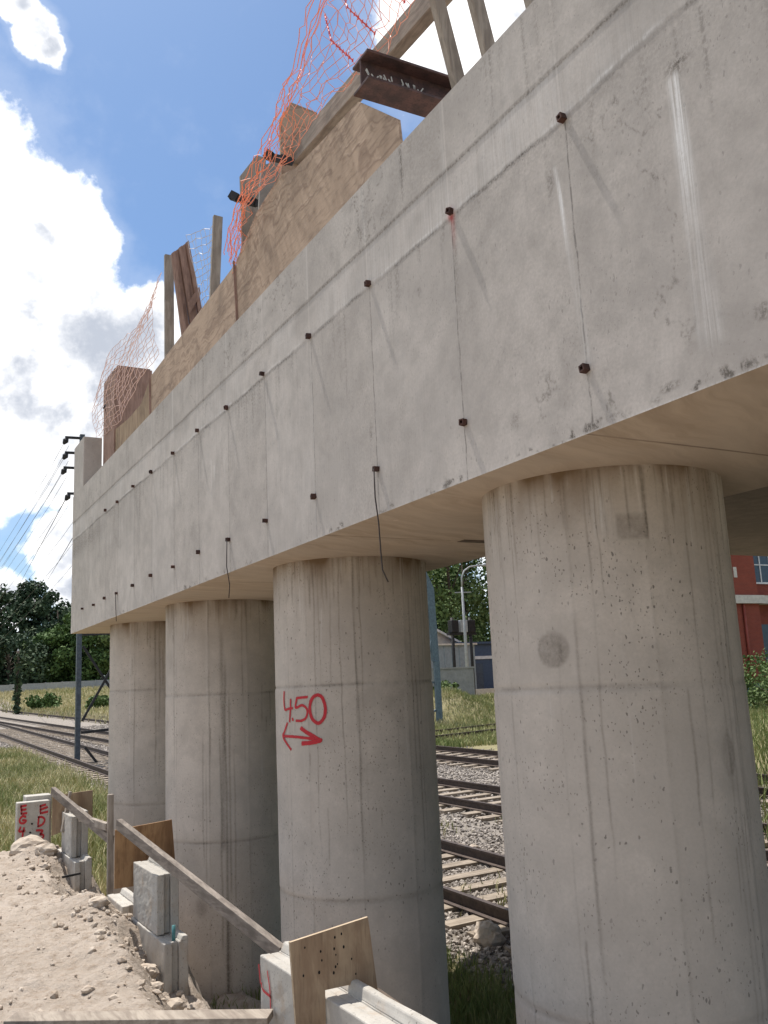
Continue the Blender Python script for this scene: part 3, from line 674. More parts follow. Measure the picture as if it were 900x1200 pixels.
# ------------------------------------------------------------------ columns
CX, CR = 3.242, 0.606
COLS = [(12.244, 'farthest round concrete column, half hidden behind its neighbour', [2.95, 1.56]),
        (9.536, 'round concrete column with long wet runs down its face behind the leaning plank', [2.86, 1.44]),
        (6.443, 'round concrete column with red painted 4.50 and a double arrow', [2.89, 1.43]),
        (3.528, 'nearest and widest round concrete column with a round grey patch', [2.815, 1.43])]
def make_column(idx, cy, label, rings):
    rng = np.random.default_rng(100+idx)
    NT_ = 560 if idx >= 2 else 320
    th = np.concatenate([np.linspace(-2.05-1.75, -2.05+1.75, NT_), np.linspace(-2.05+1.75, -2.05-1.75+2*math.pi, 40)[1:-1]])
    zs = np.linspace(-0.35, Z0+0.002, 250)
    Zz, T = np.meshgrid(zs, th, indexing='ij')
    arc = T*CR
    R = CR + 0.005*fbm(arc*3, Zz*1.5, idx*7) + 0.0015*fbm(arc*14, Zz*9, idx*7+3)
    dk = np.zeros_like(T); br = np.zeros_like(T); wt = np.zeros_like(T); rd = np.zeros_like(T)
    dk += 0.12*np.clip(fbm(arc*2.0, Zz*0.8, 200+idx, 4)+0.05, 0, 1)*1.5 + 0.35*np.clip(fbm(arc*5, Zz*4, 205+idx, 6, .65)-0.10, 0, 1)*np.clip(1+3*fbm(arc*1.1, Zz*.9, 207+idx), 0, 2)
    for k, rz in enumerate(rings):
        c = rz + 0.022*fbm(arc*2.2, arc*0, 210+idx+k, 6, .65) 
        line = np.exp(-((Zz-c)/0.010)**2); R -= 0.006*line
        dk += (0.5 if k == 0 else 0.45)*line*np.clip(0.6+1.8*fbm(arc*5, arc*0, 220+k), 0.15, 1)
        R += 0.0025*(Zz < c)*(1 if k == 0 else -1)
        dk += 0.10*np.exp(-np.abs(Zz-c)/0.05)*np.clip(0.3+2*fbm(arc*2, arc*0, 225+k), 0, 1)
    # formwork seams
    seam_t = {3: [-2.571, 3.06-2*math.pi, -1.33, -2.0], 2: [-2.0, -2.62, -1.35, -2.95], 1: [-2.15, -1.5, -2.8], 0: [-2.3, -1.6]}[idx]
    for k, s_ in enumerate(seam_t):
        c = s_ + 0.03*fbm(Zz*1.5, Zz*0, 230+k+idx, 6, .6)
        a = (0.45 if k == 0 else 0.24)*np.clip(0.55+1.8*fbm(Zz*3, Zz*0, 240+k), 0.1, 1)
        dk += a*np.exp(-((T-c)*CR/0.008)**2); R += 0.002*np.exp(-((T-c)*CR/0.02)**2)
    # dirty runs from the top
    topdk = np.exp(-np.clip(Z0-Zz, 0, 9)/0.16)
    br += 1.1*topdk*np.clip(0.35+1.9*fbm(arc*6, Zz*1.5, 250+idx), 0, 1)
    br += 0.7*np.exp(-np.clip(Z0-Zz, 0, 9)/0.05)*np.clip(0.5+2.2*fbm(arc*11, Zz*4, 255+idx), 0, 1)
    for k in range((70, 85, 115, 135)[idx]):
        t0 = rng.uniform(-2.05-1.65, -2.05+1.65); L = rng.uniform(0.08, 0.5) if rng.uniform() < .84 else rng.uniform(0.6, 2.3)
        w = rng.uniform(0.0028, 0.0075) if idx >= 2 else rng.uniform(0.005, 0.011); a = rng.uniform(0.12, 0.6)*rng.uniform(.5, 1)**.5; sl = slice(*np.searchsorted(th[:NT_], [t0-0.16, t0+0.16]))
        z1 = Z0 if rng.uniform() < 0.85 else rng.uniform(1.5, 3.5)
        zz = Zz[:, sl]; c = t0 + 0.04*fbm(zz*1.3, zz*0, k+idx*50) + 0.02*fbm(zz*7, zz*0, k)
        g = np.exp(-((T[:, sl]-c)*CR/w)**2)*(zz < z1)*(1-sstep(0.75*L, L, z1-zz))*np.clip(0.75+1.3*fbm(zz*5, zz*0, k+7), 0.2, 1)
        if k % 5 == 0: wt[:, sl] += 0.5*a*g
        else: dk[:, sl] += a*g
    if idx == 1:   # long wet runs
        for t0, w, z1, z2, a in ((-1.93, 0.020, 3.6, 1.3, .42), (-1.88, 0.012, 3.3, 0.0, .5), (-1.82, 0.010, 3.0, 0.9, .45), (-1.97, 0.010, 2.6, 0.4, .4), (-1.86, 0.03, 1.0, -0.2, .35), (-2.25, 0.008, 2.6, 1.2, .35), (-2.2, 0.007, 2.3, .9, .3), (-1.75, .008, 2.4, .8, .35)):
            c = t0 + 0.045*fbm(Zz*1.2, Zz*0, int(abs(t0)*997)); dk += a*np.exp(-((T-c)*CR/w)**2)*sstep(z1, z1-.3, Zz)*sstep(z2, z2+.15, Zz)
        dk += 0.45*np.exp(-(((T+2.3)*CR/0.06)**2+((Zz-0.85)/0.09)**2)**2)*0.8
        dk += 0.16*np.clip(0.6+fbm(arc*3, Zz*2, 270), 0, 1)*(Zz < rings[1])
    if idx == 3:
        m_ = (((T+2.7618)*CR/0.082)**2+((Zz-2.995)/0.082)**2); dk += 0.5*sstep(1.2, 0.75, m_)*np.clip(0.8+fbm(arc*9, Zz*9, 271), 0, 1)
        dk += 0.3*np.exp(-(((T+2.70)*CR/0.012)**2+((Zz-2.985)/0.05)**2))
        m_ = np.maximum(np.abs((T+2.089)*CR/0.068), np.abs((Zz-3.52)/0.055)); dk += 0.42*sstep(1.15, 0.9, m_)*np.clip(.8+1.2*fbm(arc*30, Zz*30, 272), 0, 1)
        m_ = (((T+1.473)*CR/0.045)**2+((Zz-2.5)/0.10)**2); dk += 0.55*sstep(1.3, 0.5, m_)*np.clip(.75+1.6*fbm(arc*40, Zz*4, 273), 0, 1)
        wt += 0.25*np.exp(-((T+2.32)*CR/0.05)**2)*sstep(3.4, 3.6, Zz)*sstep(3.8, 3.65, Zz)
        for t0 in (-1.46, -1.40, -1.3): dk += .2*np.exp(-((T-t0-0.02*fbm(Zz*2, Zz*0, 3))*CR/.008)**2)
    if idx == 2:
        dk += 0.22*np.exp(-((Zz-rings[1]+0.02)/0.04)**2)*np.clip(0.6+1.5*fbm(arc*3, Zz*3, 274), 0, 1)
        for t0, z1, z2 in ((-1.25, 3.6, 2.2), (-1.18, 3.0, 1.7), (-2.83, 3.75, 3.45), (-2.55, 3.75, 3.4), (-2.33, 3.75, 3.45)):
            c = t0 + 0.03*fbm(Zz*1.5, Zz*0, int(abs(t0)*991)); dk += 0.4*np.exp(-((T-c)*CR/0.008)**2)*sstep(z1, z1-.1, Zz)*sstep(z2, z2+.1, Zz)
    dk += 0.35*np.exp(-np.clip(Zz+0.0, 0, 9)/0.12)*0.8
    V = np.stack([(CX+R*np.cos(T)).ravel(), (cy+R*np.sin(T)).ravel(), Zz.ravel()], 1)
    n, m = T.shape
    i, j = np.meshgrid(np.arange(n-1), np.arange(m), indexing='ij'); a = (i*m+j).ravel(); a2 = (i*m+(j+1) % m).ravel()
    F = np.stack([a, a2, a2+m, a+m], 1)
    o = big_mesh('concrete_column', V, F, COLM, attrs={'dk': np.clip(dk, 0, 1), 'br': np.clip(br, 0, 1), 'wt': np.clip(wt, 0, 1), 'rd': rd})
    tag(o, label, 'column', 'round columns under the crossbeam')
    return o
COLOBJ = [make_column(i, *c) for i, c in enumerate(COLS)]

def strokes_mesh(name, polylines, width, surf, parent, label=None):
    """paint strokes as ribbons laid on a surface; polylines in 2-D (a,b), surf maps (a,b) to 3-D"""
    V = []; F = []; E = []
    for pl in polylines:
        wd = width
        if isinstance(pl, tuple): pl, wd = pl
        P = np.array(pl, float)
        if len(P) > 2:      # Catmull-Rom smoothing
            Q = np.vstack([2*P[0]-P[1], P, 2*P[-1]-P[-2]]); out = []
            if np.allclose(P[0], P[-1]): Q[0] = P[-2]; Q[-1] = P[1]
            for k in range(1, len(Q)-2):
                for t in np.linspace(0, 1, 8, endpoint=False):
                    p0, p1, p2, p3 = Q[k-1:k+3]
                    out.append(0.5*((2*p1)+(-p0+p2)*t+(2*p0-5*p1+4*p2-p3)*t*t+(-p0+3*p1-3*p2+p3)*t**3))
            out.append(P[-1]); P = np.array(out)
        else:
            P = P[0]+(P[1]-P[0])*np.linspace(0, 1, 10)[:, None]
        d = np.gradient(P, axis=0); d /= np.linalg.norm(d, axis=1)[:, None]+1e-9; nn = np.stack([-d[:, 1], d[:, 0]], 1)
        P = np.vstack([P[0]-d[0]*wd*0.45, P, P[-1]+d[-1]*wd*0.45]); nn = np.vstack([nn[0], nn, nn[-1]])
        o = len(V)
        for k in range(len(P)):
            for s_, e in ((-1, 0.0), (-.5, 0.8), (0, 1.0), (.5, 0.8), (1, 0.0)):
                q = P[k]+nn[k]*s_*wd*0.62; V.append(surf(*q)); E.append(e*(0 if k in (0, len(P)-1) else 1))
        for k in range(len(P)-1):
            for c in range(4): F.append((o+k*5+c, o+k*5+c+1, o+(k+1)*5+c+1, o+(k+1)*5+c))
    o = big_mesh(name, np.array(V), np.array(F), SPRAY, parent, attrs={'edge': np.array(E)})
    if label: o['label'] = label
    return o
def column_paint():
    cy = COLS[2][0]
    k = CR
    def surf(a, z): 
        t = a/k; return (CX+(CR+0.0065)*math.cos(t), cy+(CR+0.0065)*math.sin(t), z)
    A = lambda L: [(t*k, z) for t, z in L]
    num = [A([(-3.0448,2.858),(-3.0567,2.7955),(-3.037,2.7295),(-2.96,2.733),(-2.8745,2.7374)]), A([(-2.9042,2.7994),(-2.9147,2.7236),(-2.9363,2.6411)]),
           A([(-2.8796,2.6655),(-2.8711,2.6515)]), A([(-2.6238,2.8125),(-2.70,2.811),(-2.7886,2.8084)]), A([(-2.7886,2.8084),(-2.8148,2.7404),(-2.7023,2.7564),(-2.6294,2.7206),(-2.6509,2.6689),(-2.72,2.648),(-2.8123,2.6477)]),
           (A([(-2.4853,2.8235),(-2.561,2.7974),(-2.593,2.7287),(-2.5623,2.6592),(-2.4806,2.6271),(-2.408,2.6652),(-2.3883,2.7334),(-2.4219,2.803),(-2.4853,2.8235)]), 0.027)]
    strokes_mesh('painted_number', num, 0.020, surf, COLOBJ[2], 'red spray painted 4.50')
    arr = [A([(-2.9859,2.6305),(-3.06,2.57),(-3.1092,2.535),(-3.02,2.49),(-2.9203,2.444)]), A([(-3.1083,2.5377),(-2.90,2.536),(-2.7565,2.5314),(-2.55,2.52)]),
           (A([(-2.7322,2.5953),(-2.65,2.565),(-2.5864,2.5479),(-2.465,2.5074)]), 0.032), (A([(-2.7193,2.4884),(-2.5897,2.4932),(-2.465,2.5074)]), 0.034), (A([(-2.60,2.525),(-2.45,2.508)]), 0.03)]
    strokes_mesh('painted_arrow', arr, 0.022, surf, COLOBJ[2], 'red spray painted double ended arrow')
column_paint()

# ------------------------------------------------------------------ deck slab beyond the beam
def make_deck():
    b = MB()
    b.prism([(4.06, -3, 4.9), (30, -3, 4.9), (30, 11.3, 4.9), (6.1, 11.3, 4.9), (4.06, 10.05, 4.9)], (0, 0, 0.32))  # skewed far corner is invented, shaped to cast the shadow edge on the ballast
    o = b.build('deck_slab', material('dark deck concrete', concrete_fn((0.20, 0.165, 0.135), 0.15, True, 0.5)))  # darker base tone than the beam's soffit
    tag(o, 'dark underside of the deck slab behind the crossbeam at the right', 'deck slab')
make_deck()

# ------------------------------------------------------------------ retaining wall panels
def panel_mb(x0, y0, y1, zb, zt, th=0.175, lip=0.05, rec=0.04):
    b = MB()
    b.box((x0, y0, zb), (x0+0.060, y1, zt))
    b.box((x0+0.058, y0+rec, zb), (x0+0.112, y1-0.002, zt-0.003))
    b.box((x0+0.110, y0+0.012, zb), (x0+th, y1+0.001, zt+0.001))
    if lip > 0:
        z = zt-0.002; xa = x0+th-0.062
        b.prism([(xa, y0+0.014, z), (x0+th-0.002, y0+0.014, z), (x0+th-0.004, y0+0.014, z+lip), (xa+0.02, y0+0.014, z+lip)], (0, y1-y0-0.03, 0))
    return b
CHIP = bpy.data.textures.new('chipping', 'CLOUDS'); CHIP.noise_scale = 0.055; CHIP.noise_depth = 3
def roughen(o, k=0.009, lv=4):
    m_ = o.modifiers.new('fine', 'SUBSURF'); m_.subdivision_type = 'SIMPLE'; m_.levels = lv; m_.render_levels = lv
    d = o.modifiers.new('chips', 'DISPLACE'); d.texture = CHIP; d.texture_coords = 'LOCAL'; d.strength = k; d.mid_level = 0.55
    return o
def make_panels():
    G = 'precast retaining wall panels'
    def mk(mbs, label):
        first = roughen(mbs.build('wall_panel', PRECAST, bevel=0.008)); return tag(first, label, 'wall panel', G)
    e = mk(panel_mb(1.905, 3.0, 5.06, 0.2, 1.455), 'nearest precast wall panel with red mark, a notched plywood sheet standing over it')
    def se(y, z): return (1.8975, y, z)
    MK = [(5.057, 1.406), (5.036, 1.316), (4.93, 1.4), (4.899, 1.315), (4.893, 1.208), (5.023, 1.319), (4.999, 1.291), (4.888, 1.284)]
    strokes_mesh('painted_mark', [([(MK[0]), (MK[1])]), ([MK[2], MK[3], MK[4]]), ([MK[5], MK[6], MK[7]])], 0.017, se, e, 'red paint mark')
    mk(panel_mb(1.905, 7.20, 7.93, 1.118, 1.545), 'upper precast panel standing in front of the brown board, plank across it')
    mk(panel_mb(1.895, 6.95, 7.97, 0.2, 1.115, 0.18, 0.035), 'lower precast panel with a teal tube on its ledge')
    mk(panel_mb(1.905, 8.30, 8.90, 0.3, 1.13, 0.17, 0.045), 'small precast panel edge below the brown board')
    mk(panel_mb(1.905, 10.70, 11.30, 1.20, 1.625, 0.18), 'upper far precast panel under the crossed timbers')
    mk(panel_mb(1.895, 10.42, 11.5, 0.3, 1.198, 0.18, 0.03), 'lower far precast panel beside the dark hollow in the bank')
    t = MB(); t.tube([(1.985, 7.03, 1.10), (1.985, 7.03, 1.215)], 0.013, 10); tag(t.build('plastic_tube', TEALPIPE, smooth=True), 'short teal plastic tube upright on the ledge of the lower panel', 'tube')
    # lettered block
    b = MB(); b.box((1.515, 12.0, 1.10), (1.885, 12.16, 1.695)); b.box((1.63, 12.158, 1.10), (1.93, 12.40, 1.745))
    o = roughen(b.build('lettered_block', PRECAST, bevel=0.01), 0.005)
    tag(o, 'precast block with red letters E G 4 and E D 3 at the far left', 'concrete block')
    x0, x1, z0, z1 = 1.515, 1.885, 1.20, 1.69
    def sf(a, c): return (x0+(x1-x0)*a, 11.9955, z0+(z1-z0)*c)
    # column one: E G 4   column two: E D 3 (a across, c up, 0..1)
    def q(px, py): return ((px-122)/(350-122), 1-(py-362)/(668-362))
    L = [[q(148,382),q(150,410),q(152,438)], [q(146,384),q(184,381)], [q(150,409),q(182,409)], [q(150,437),q(188,436)],
         [q(182,462),q(160,455),q(140,478),q(148,502),q(172,504),q(184,488),q(160,484)], [q(148,532),q(140,560),q(178,562)], [q(172,538),q(166,570),q(162,604)],
         [q(282,394),q(282,420),q(284,448)], [q(280,396),q(318,388)], [q(284,420),q(330,408)], [q(284,448),q(334,440)],
         [q(272,472),q(270,505),q(268,540)], [q(268,472),q(300,478),q(314,500),q(298,528),q(268,540)], [q(258,566),q(300,572),q(284,596)], [q(284,596),q(308,606),q(298,628),q(256,630)]]
    for nm, ii in (('E', (0,1,2,3)), ('G', (4,)), ('4', (5,6)), ('E', (7,8,9,10)), ('D', (11,12)), ('3', (13,14))):
        strokes_mesh('painted_letter', [L[i] for i in ii], 0.06, sf, o, 'red spray painted '+nm)
    for px, py in ((226,516), (215,577)):
        a, c = q(px, py); p = sf(a, c); h = MB(); h.tube([(p[0], 12.02, p[2]), (p[0], 11.994, p[2])], 0.011, 10); h.build('lifting_hole', HOLE, o)
make_panels()

def make_site_timber():
    # notched plywood over the nearest panel
    y = 4.20
    b = MB(); th = 0.018
    poly = [(1.727, 1.724), (2.135, 1.773), (2.21, 1.15), (2.093, 1.15), (2.083, 1.487), (1.899, 1.487), (1.899, 0.9), (1.78, 0.9)]
    P = [Vector((x, y-0.02*(z-1.2), z)) for x, z in poly]
    n = len(P); off = Vector((0, th, 0))
    vs = P+[p+off for p in P]
    b.add(vs, [[0,1,4,5],[1,2,3,4],[5,6,7,0]]); b.add(vs, [[n+5,n+4,n+1,n],[n+4,n+3,n+2,n+1],[n,n+7,n+6,n+5]])
    b.cur = 1; b.add(vs, [(i, n+i, n+(i+1) % n, (i+1) % n) for i in range(n)])
    o = b.build('notched_board', [PLY2, PLYEDGE]); tag(o, 'pale plywood sheet with nail holes and a notch standing over the nearest panel', 'plywood board')
    rng = random.Random(3)
    h = MB()
    for (px, pz) in ((1.80,1.69),(1.88,1.66),(1.885,1.62),(1.955,1.71),(1.95,1.66),(1.958,1.632),(1.965,1.59),(1.945,1.555),(2.04,1.60),(2.06,1.53),(1.87,1.57),(1.99,1.72),(2.0,1.66),(1.79,1.57),(1.955,1.58)):
        r = rng.uniform(0.004, 0.0075); yy = y-0.02*(pz-1.2)-0.0012
        h.add([(px+r*math.cos(k*1.047)*.8, yy, pz+r*math.sin(k*1.047)*1.2) for k in range(6)], [tuple(range(6))])
    hb = h.build('nail_holes', HOLE, o); hb['kind'] = 'stuff'
    # brace behind it
    def plank(a, c, w, h_, m_, label, name='plank', cat='plank', up=(0,0,1), group=None, bev=0.004):
        k = MB(); k.bar(a, c, w, h_, up); return tag(k.build(name, m_, bevel=bev), label, cat, group)
    plank((2.22, 4.60, 1.37), (2.34, 3.70, 1.22), 0.045, 0.11, DARKWOOD, 'dark timber brace lying along the right side of the nearest panel')
    # long plank leaning from the brown board to the nearest panel
    plank((1.80, 7.99, 1.845), (2.13, 5.28, 1.37), 0.05, 0.082, PLANKW, 'long grey plank propped from the brown board down to the nearest panel')
    plank((1.795, 11.25, 1.865), (2.10, 9.62, 1.49), 0.05, 0.09, PLANKW, 'grey plank crossing over the far upper panel')
    plank((1.885, 11.17, 1.42), (1.97, 11.17, 1.85), 0.025, 0.085, GREYPOST, 'short upright timber nailed across the far pale board', up=(0,1,0))
    # brown board
    k = MB(); k.prism([(1.784, 8.05, 1.33), (2.30, 8.05, 1.33), (2.26, 8.05, 1.825), (1.784, 8.05, 1.791)], (0.0, 0.02, 0)); tag(k.build('brown_board', PLYB), 'brown stained plywood board behind the leaning plank', 'plywood board')
    k = MB(); k.prism([(1.803, 11.32, 1.37), (2.25, 11.32, 1.50), (2.246, 11.32, 1.828), (1.803, 11.32, 1.804)], (0, 0.02, 0)); tag(k.build('pale_board', PLY2), 'pale plywood board behind the crossed timbers by the lettered block', 'plywood board')
    # steel stake
    k = MB(); k.bar((2.085, 9.6, -0.1), (2.078, 9.6, 1.93), 0.055, 0.055); k.bar((2.06, 9.62, 1.62), (1.98, 10.6, 1.62), 0.05, 0.07); tag(k.build('timber_stake', GREYPOST, bevel=0.004), 'grey upright stake in front of the farthest column', 'stake')
    # flat boards in the foreground
    plank((0.70, 5.60, 1.215), (1.86, 4.80, 1.215), 0.14, 0.04, GREYWOOD, 'weathered plank lying on the soil along the bottom edge')
    plank((0.20, 5.72, 1.20), (0.80, 5.40, 1.20), 0.12, 0.04, DARKWOOD, 'darker plank end on the soil at the bottom left corner')
    # small dark bar in the soil by the far lower panel
    plank((1.70, 10.0, 1.14), (1.88, 10.02, 1.15), 0.02, 0.02, BLACKST, 'short black bar end sticking out below the far panels', 'steel_bar', 'bar', bev=0)
make_site_timber()

# ------------------------------------------------------------------ formwork and clutter on top of the beam
def yz_poly(x, pts, th, name, m_, parent=None):
    b = MB(); b.prism([(x, y, z) for y, z in pts], (th, 0, 0)); return b.build(name, m_, parent)
def make_top():
    fw = tag(yz_poly(2.68, [(4.36, 5.84), (4.41, 6.35), (4.92, 6.80), (5.5, 6.85), (6.02, 6.91), (6.32, 7.02), (6.87, 6.96), (7.40, 6.74), (7.33, 5.84)], 0.018, 'plywood_form', PLY), 'nearest plywood form sheet on the beam with flowing grain, below the steel joist', 'plywood form', 'plywood forms along the beam top')
    p2 = tag(yz_poly(2.68, [(7.345, 5.84), (7.44, 6.73), (10.41, 6.64), (10.38, 5.84)], 0.018, 'plywood_form', PLY), 'long middle plywood form sheet between two dark joints on the beam top', 'plywood form', 'plywood forms along the beam top')
    p3 = tag(yz_poly(2.68, [(10.395, 5.84), (10.46, 6.62), (10.9, 6.43), (11.58, 6.43), (12.3, 6.49), (13.04, 6.58), (13.04, 5.84)], 0.018, 'plywood_form', PLY2), 'farthest plywood form sheet with a dipping top edge beside the end upstand', 'plywood form', 'plywood forms along the beam top')
    for par, a, c in ((p2, (2.672, 7.34, 5.84), (2.672, 7.43, 6.76)), (p3, (2.672, 10.39, 5.84), (2.672, 10.455, 6.68))):
        k = MB(); k.bar(a, c, 0.022, 0.012, (0, 1, 0)); k.build('joint_strip', REDWOOD, par)
    k = MB(); k.bar((3.06, 3.2, 7.31), (3.06, 7.12, 7.60), 0.10, 0.19); tag(k.build('timber_waler', GREYWOOD, bevel=0.006), 'heavy grey timber running along the top of the forms over the steel joist', 'timber beam')
    # steel joist across
    j = MB(); y0, z0, z1, L0, L1, fl, tf = 4.80, 6.82, 7.04, 2.64, 6.0, 0.22, 0.02
    j.box((L0, y0-fl/2, z0), (L1, y0+fl/2, z0+tf)); j.box((L0, y0-fl/2, z1-tf), (L1, y0+fl/2, z1)); j.box((L0+.001, y0-0.008, z0+tf-.001), (L1-.001, y0+0.008, z1-tf+.001))
    jo = j.build('steel_joist', BEAMST, bevel=0.003); tag(jo, 'rusty steel joist with white chalk marks jutting out over the parapet', 'steel joist')
    w = MB(); rng = random.Random(8); xx = 2.70
    for k_ in range(9):
        for q in range(2):
            a = rng.uniform(-0.03, 0.03); zc = 6.93+rng.uniform(-0.02, 0.02)
            w.bar((xx, y0-0.0095, zc-0.018), (xx+a, y0-0.0095, zc+0.018), 0.009, 0.003, (0, 1, 0))
        xx += 0.045 if k_ != 4 else 0.09
    cm = w.build('chalk_marks', WHITEPAINT, jo); cm['kind'] = 'stuff'
    # leaning props at the right
    for (a, c, lab) in (((3.0, 4.1, 6.2), (2.70, 4.1, 7.55), 'leaning timber prop nearest the steel joist'), ((3.0, 3.78, 6.2), (2.74, 3.78, 7.4), 'second leaning timber prop right of the steel joist'), ((3.02, 3.38, 6.2), (2.86, 3.38, 7.0), 'rightmost timber prop, only its foot showing above the parapet')):
        k = MB(); k.bar(a, c, 0.05, 0.088, (1, 0, 0)); k.v = k.v; tag(k.build('timber_prop', GREYPOST, bevel=0.004), lab, 'timber prop', 'timber props standing on the beam')
    for (a, c, w_, lab) in (((2.76, 9.9, 6.0), (2.755, 9.9, 7.97), 0.105, 'tall upright timber post left of the ribbed panel'), ((2.83, 8.6, 6.1), (2.92, 8.6, 7.85), 0.098, 'upright timber post right of the ribbed panel')):
        k = MB(); k.bar(a, c, w_, 0.05, (0, 1, 0)); tag(k.build('timber_post', GREYPOST, bevel=0.004), lab, 'timber post', 'timber posts standing on the beam')
    # ribbed formwork panel: boards side by side
    e = empty('ribbed_panel', (2.8, 9.4, 6.8), 'leaning reddish form panel of narrow boards between two posts', 'form panel')
    tl, tr, brr, bl = Vector((2.65, 9.4, 7.75)), Vector((2.85, 9.4, 7.95)), Vector((3.02, 9.4, 7.05)), Vector((2.78, 9.4, 6.70))
    n = 5
    for i in range(n):
        a0, a1 = i/n, (i+0.86)/n; yo = 0.03*(i % 2)
        q = [tl.lerp(tr, a0), tl.lerp(tr, a1), bl.lerp(brr, a1), bl.lerp(brr, a0)]
        k = MB(); k.prism([p+Vector((0, yo, 0)) for p in q][::-1], (0, 0.05, 0)); k.build('board', REDWOOD, e)
    k = MB(); k.prism([tl.lerp(bl, .55)+Vector((.1, -.03, 0)), tr.lerp(brr, .62)+Vector((0, -.03, 0)), tr.lerp(brr, .72)+Vector((0, -.03, 0)), tl.lerp(bl, .68)+Vector((.1, -.03, 0))], (0, 0.028, 0)); k.build('cleat', REDWOOD, e)
    # loose boards behind the orange net
    def xz(y, pts, th, name, m_, lab, cat='board'):
        k = MB(); k.prism([(x, y, z) for x, z in pts], (0, th, 0)); return tag(k.build(name, m_), lab, cat, 'loose boards standing behind the orange net')
    xz(7.7, [(2.85, 7.82), (3.02, 8.08), (3.12, 8.08), (3.10, 7.2), (2.86, 6.9)], 0.03, 'loose_board', GREYPOST, 'left grey board with a cut corner behind the orange net')
    xz(7.3, [(2.91, 7.71), (3.25, 7.93), (3.25, 7.0), (2.85, 6.9)], 0.03, 'loose_board', OLDCON, 'middle dark grey board behind the orange net')
    xz(6.8, [(2.90, 7.9), (3.01, 8.09), (3.27, 8.06), (3.25, 7.2), (2.90, 7.2)], 0.03, 'loose_board', PLY, 'right brown board behind the orange net under the timber beam')
    # form box behind the far sheet
    e = empty('form_box', (2.9, 12.3, 6.0), 'reddish brown form box behind the farthest sheet, draped with faded mesh', 'form box')
    for nm, lo, hi in (('side_panel', (2.66, 12.3, 5.9), (2.69, 13.0, 7.37)), ('side_panel', (3.15, 12.3, 5.9), (3.18, 13.0, 7.40)), ('front_panel', (2.692, 12.302, 5.9), (3.148, 12.33, 7.40)), ('back_panel', (2.692, 12.97, 5.9), (3.148, 12.998, 7.38)), ('top_board', (2.70, 12.32, 7.402), (3.16, 12.99, 7.425))):
        k = MB(); k.box(lo, hi); k.build(nm, REDWOOD, e)
    for i, (x, y, z, lab) in enumerate(((2.72, 7.62, 7.52, 'lower black rebar clamp poking out by the orange net'), (2.72, 6.70, 7.42, 'upper black rebar clamp poking out by the orange net'), (2.66, 12.9, 6.97, 'black rebar clamp at the corner of the reddish box'))):
        s_ = (1.0, 0.7, 0.55)[i]
        k = MB(); a = Vector((x, y, z)); d = Vector((0.24, -0.25, -0.16))*s_
        k.bar(a, a+d, 0.035, 0.06); k.bar(a+d*.0+Vector((0, 0, .02)), a+d*0.22, 0.06, 0.075); k.bar(a+d*.55, a+d*0.75, 0.055, 0.07)
        tag(k.build('rebar_clamp', BLACKST), lab, 'clamp', 'black clamps on the forms')
make_top()

# ------------------------------------------------------------------ nets
def net(name, grid, mat_, r, label, knots=0.0, nb=None, kmat=None, group='plastic safety mesh'):
    """grid: array (rows, cols, 3) of strand crossings; strands along both families"""
    G = np.asarray(grid); b = MB(); R, C = G.shape[:2]
    for i in range(R):
        b.tube([tuple(p) for p in G[i]], r, 3, False)
    for j in range(C):
        b.tube([tuple(p) for p in G[:, j]], r*0.8, 3, False)
    if knots > 0:
        for i in range(R):
            for j in range(C):
                p = G[i, j]; q = G[min(i+1, R-1), j]-G[max(i-1, 0), j]; q = q/(np.linalg.norm(q)+1e-9); s = np.cross(q, (1, 0, 0)); s /= np.linalg.norm(s)+1e-9
                k = knots
                b.add([p+q*k*1.5, p+s*k, p-q*k*1.5, p-s*k, p+np.array((-.004, 0, 0)), p+np.array((.004, 0, 0))], [(0,1,4),(1,2,4),(2,3,4),(3,0,4),(1,0,5),(2,1,5),(3,2,5),(0,3,5)])
    o = b.build(name, mat_); return tag(o, label, 'safety net', group)
def interp_path(P, n):
    P = np.asarray(P, float); s = np.r_[0, np.cumsum(np.linalg.norm(np.diff(P, axis=0), axis=1))]; t = np.linspace(0, s[-1], n)
    return np.stack([np.interp(t, s, P[:, k]) for k in range(3)], 1)
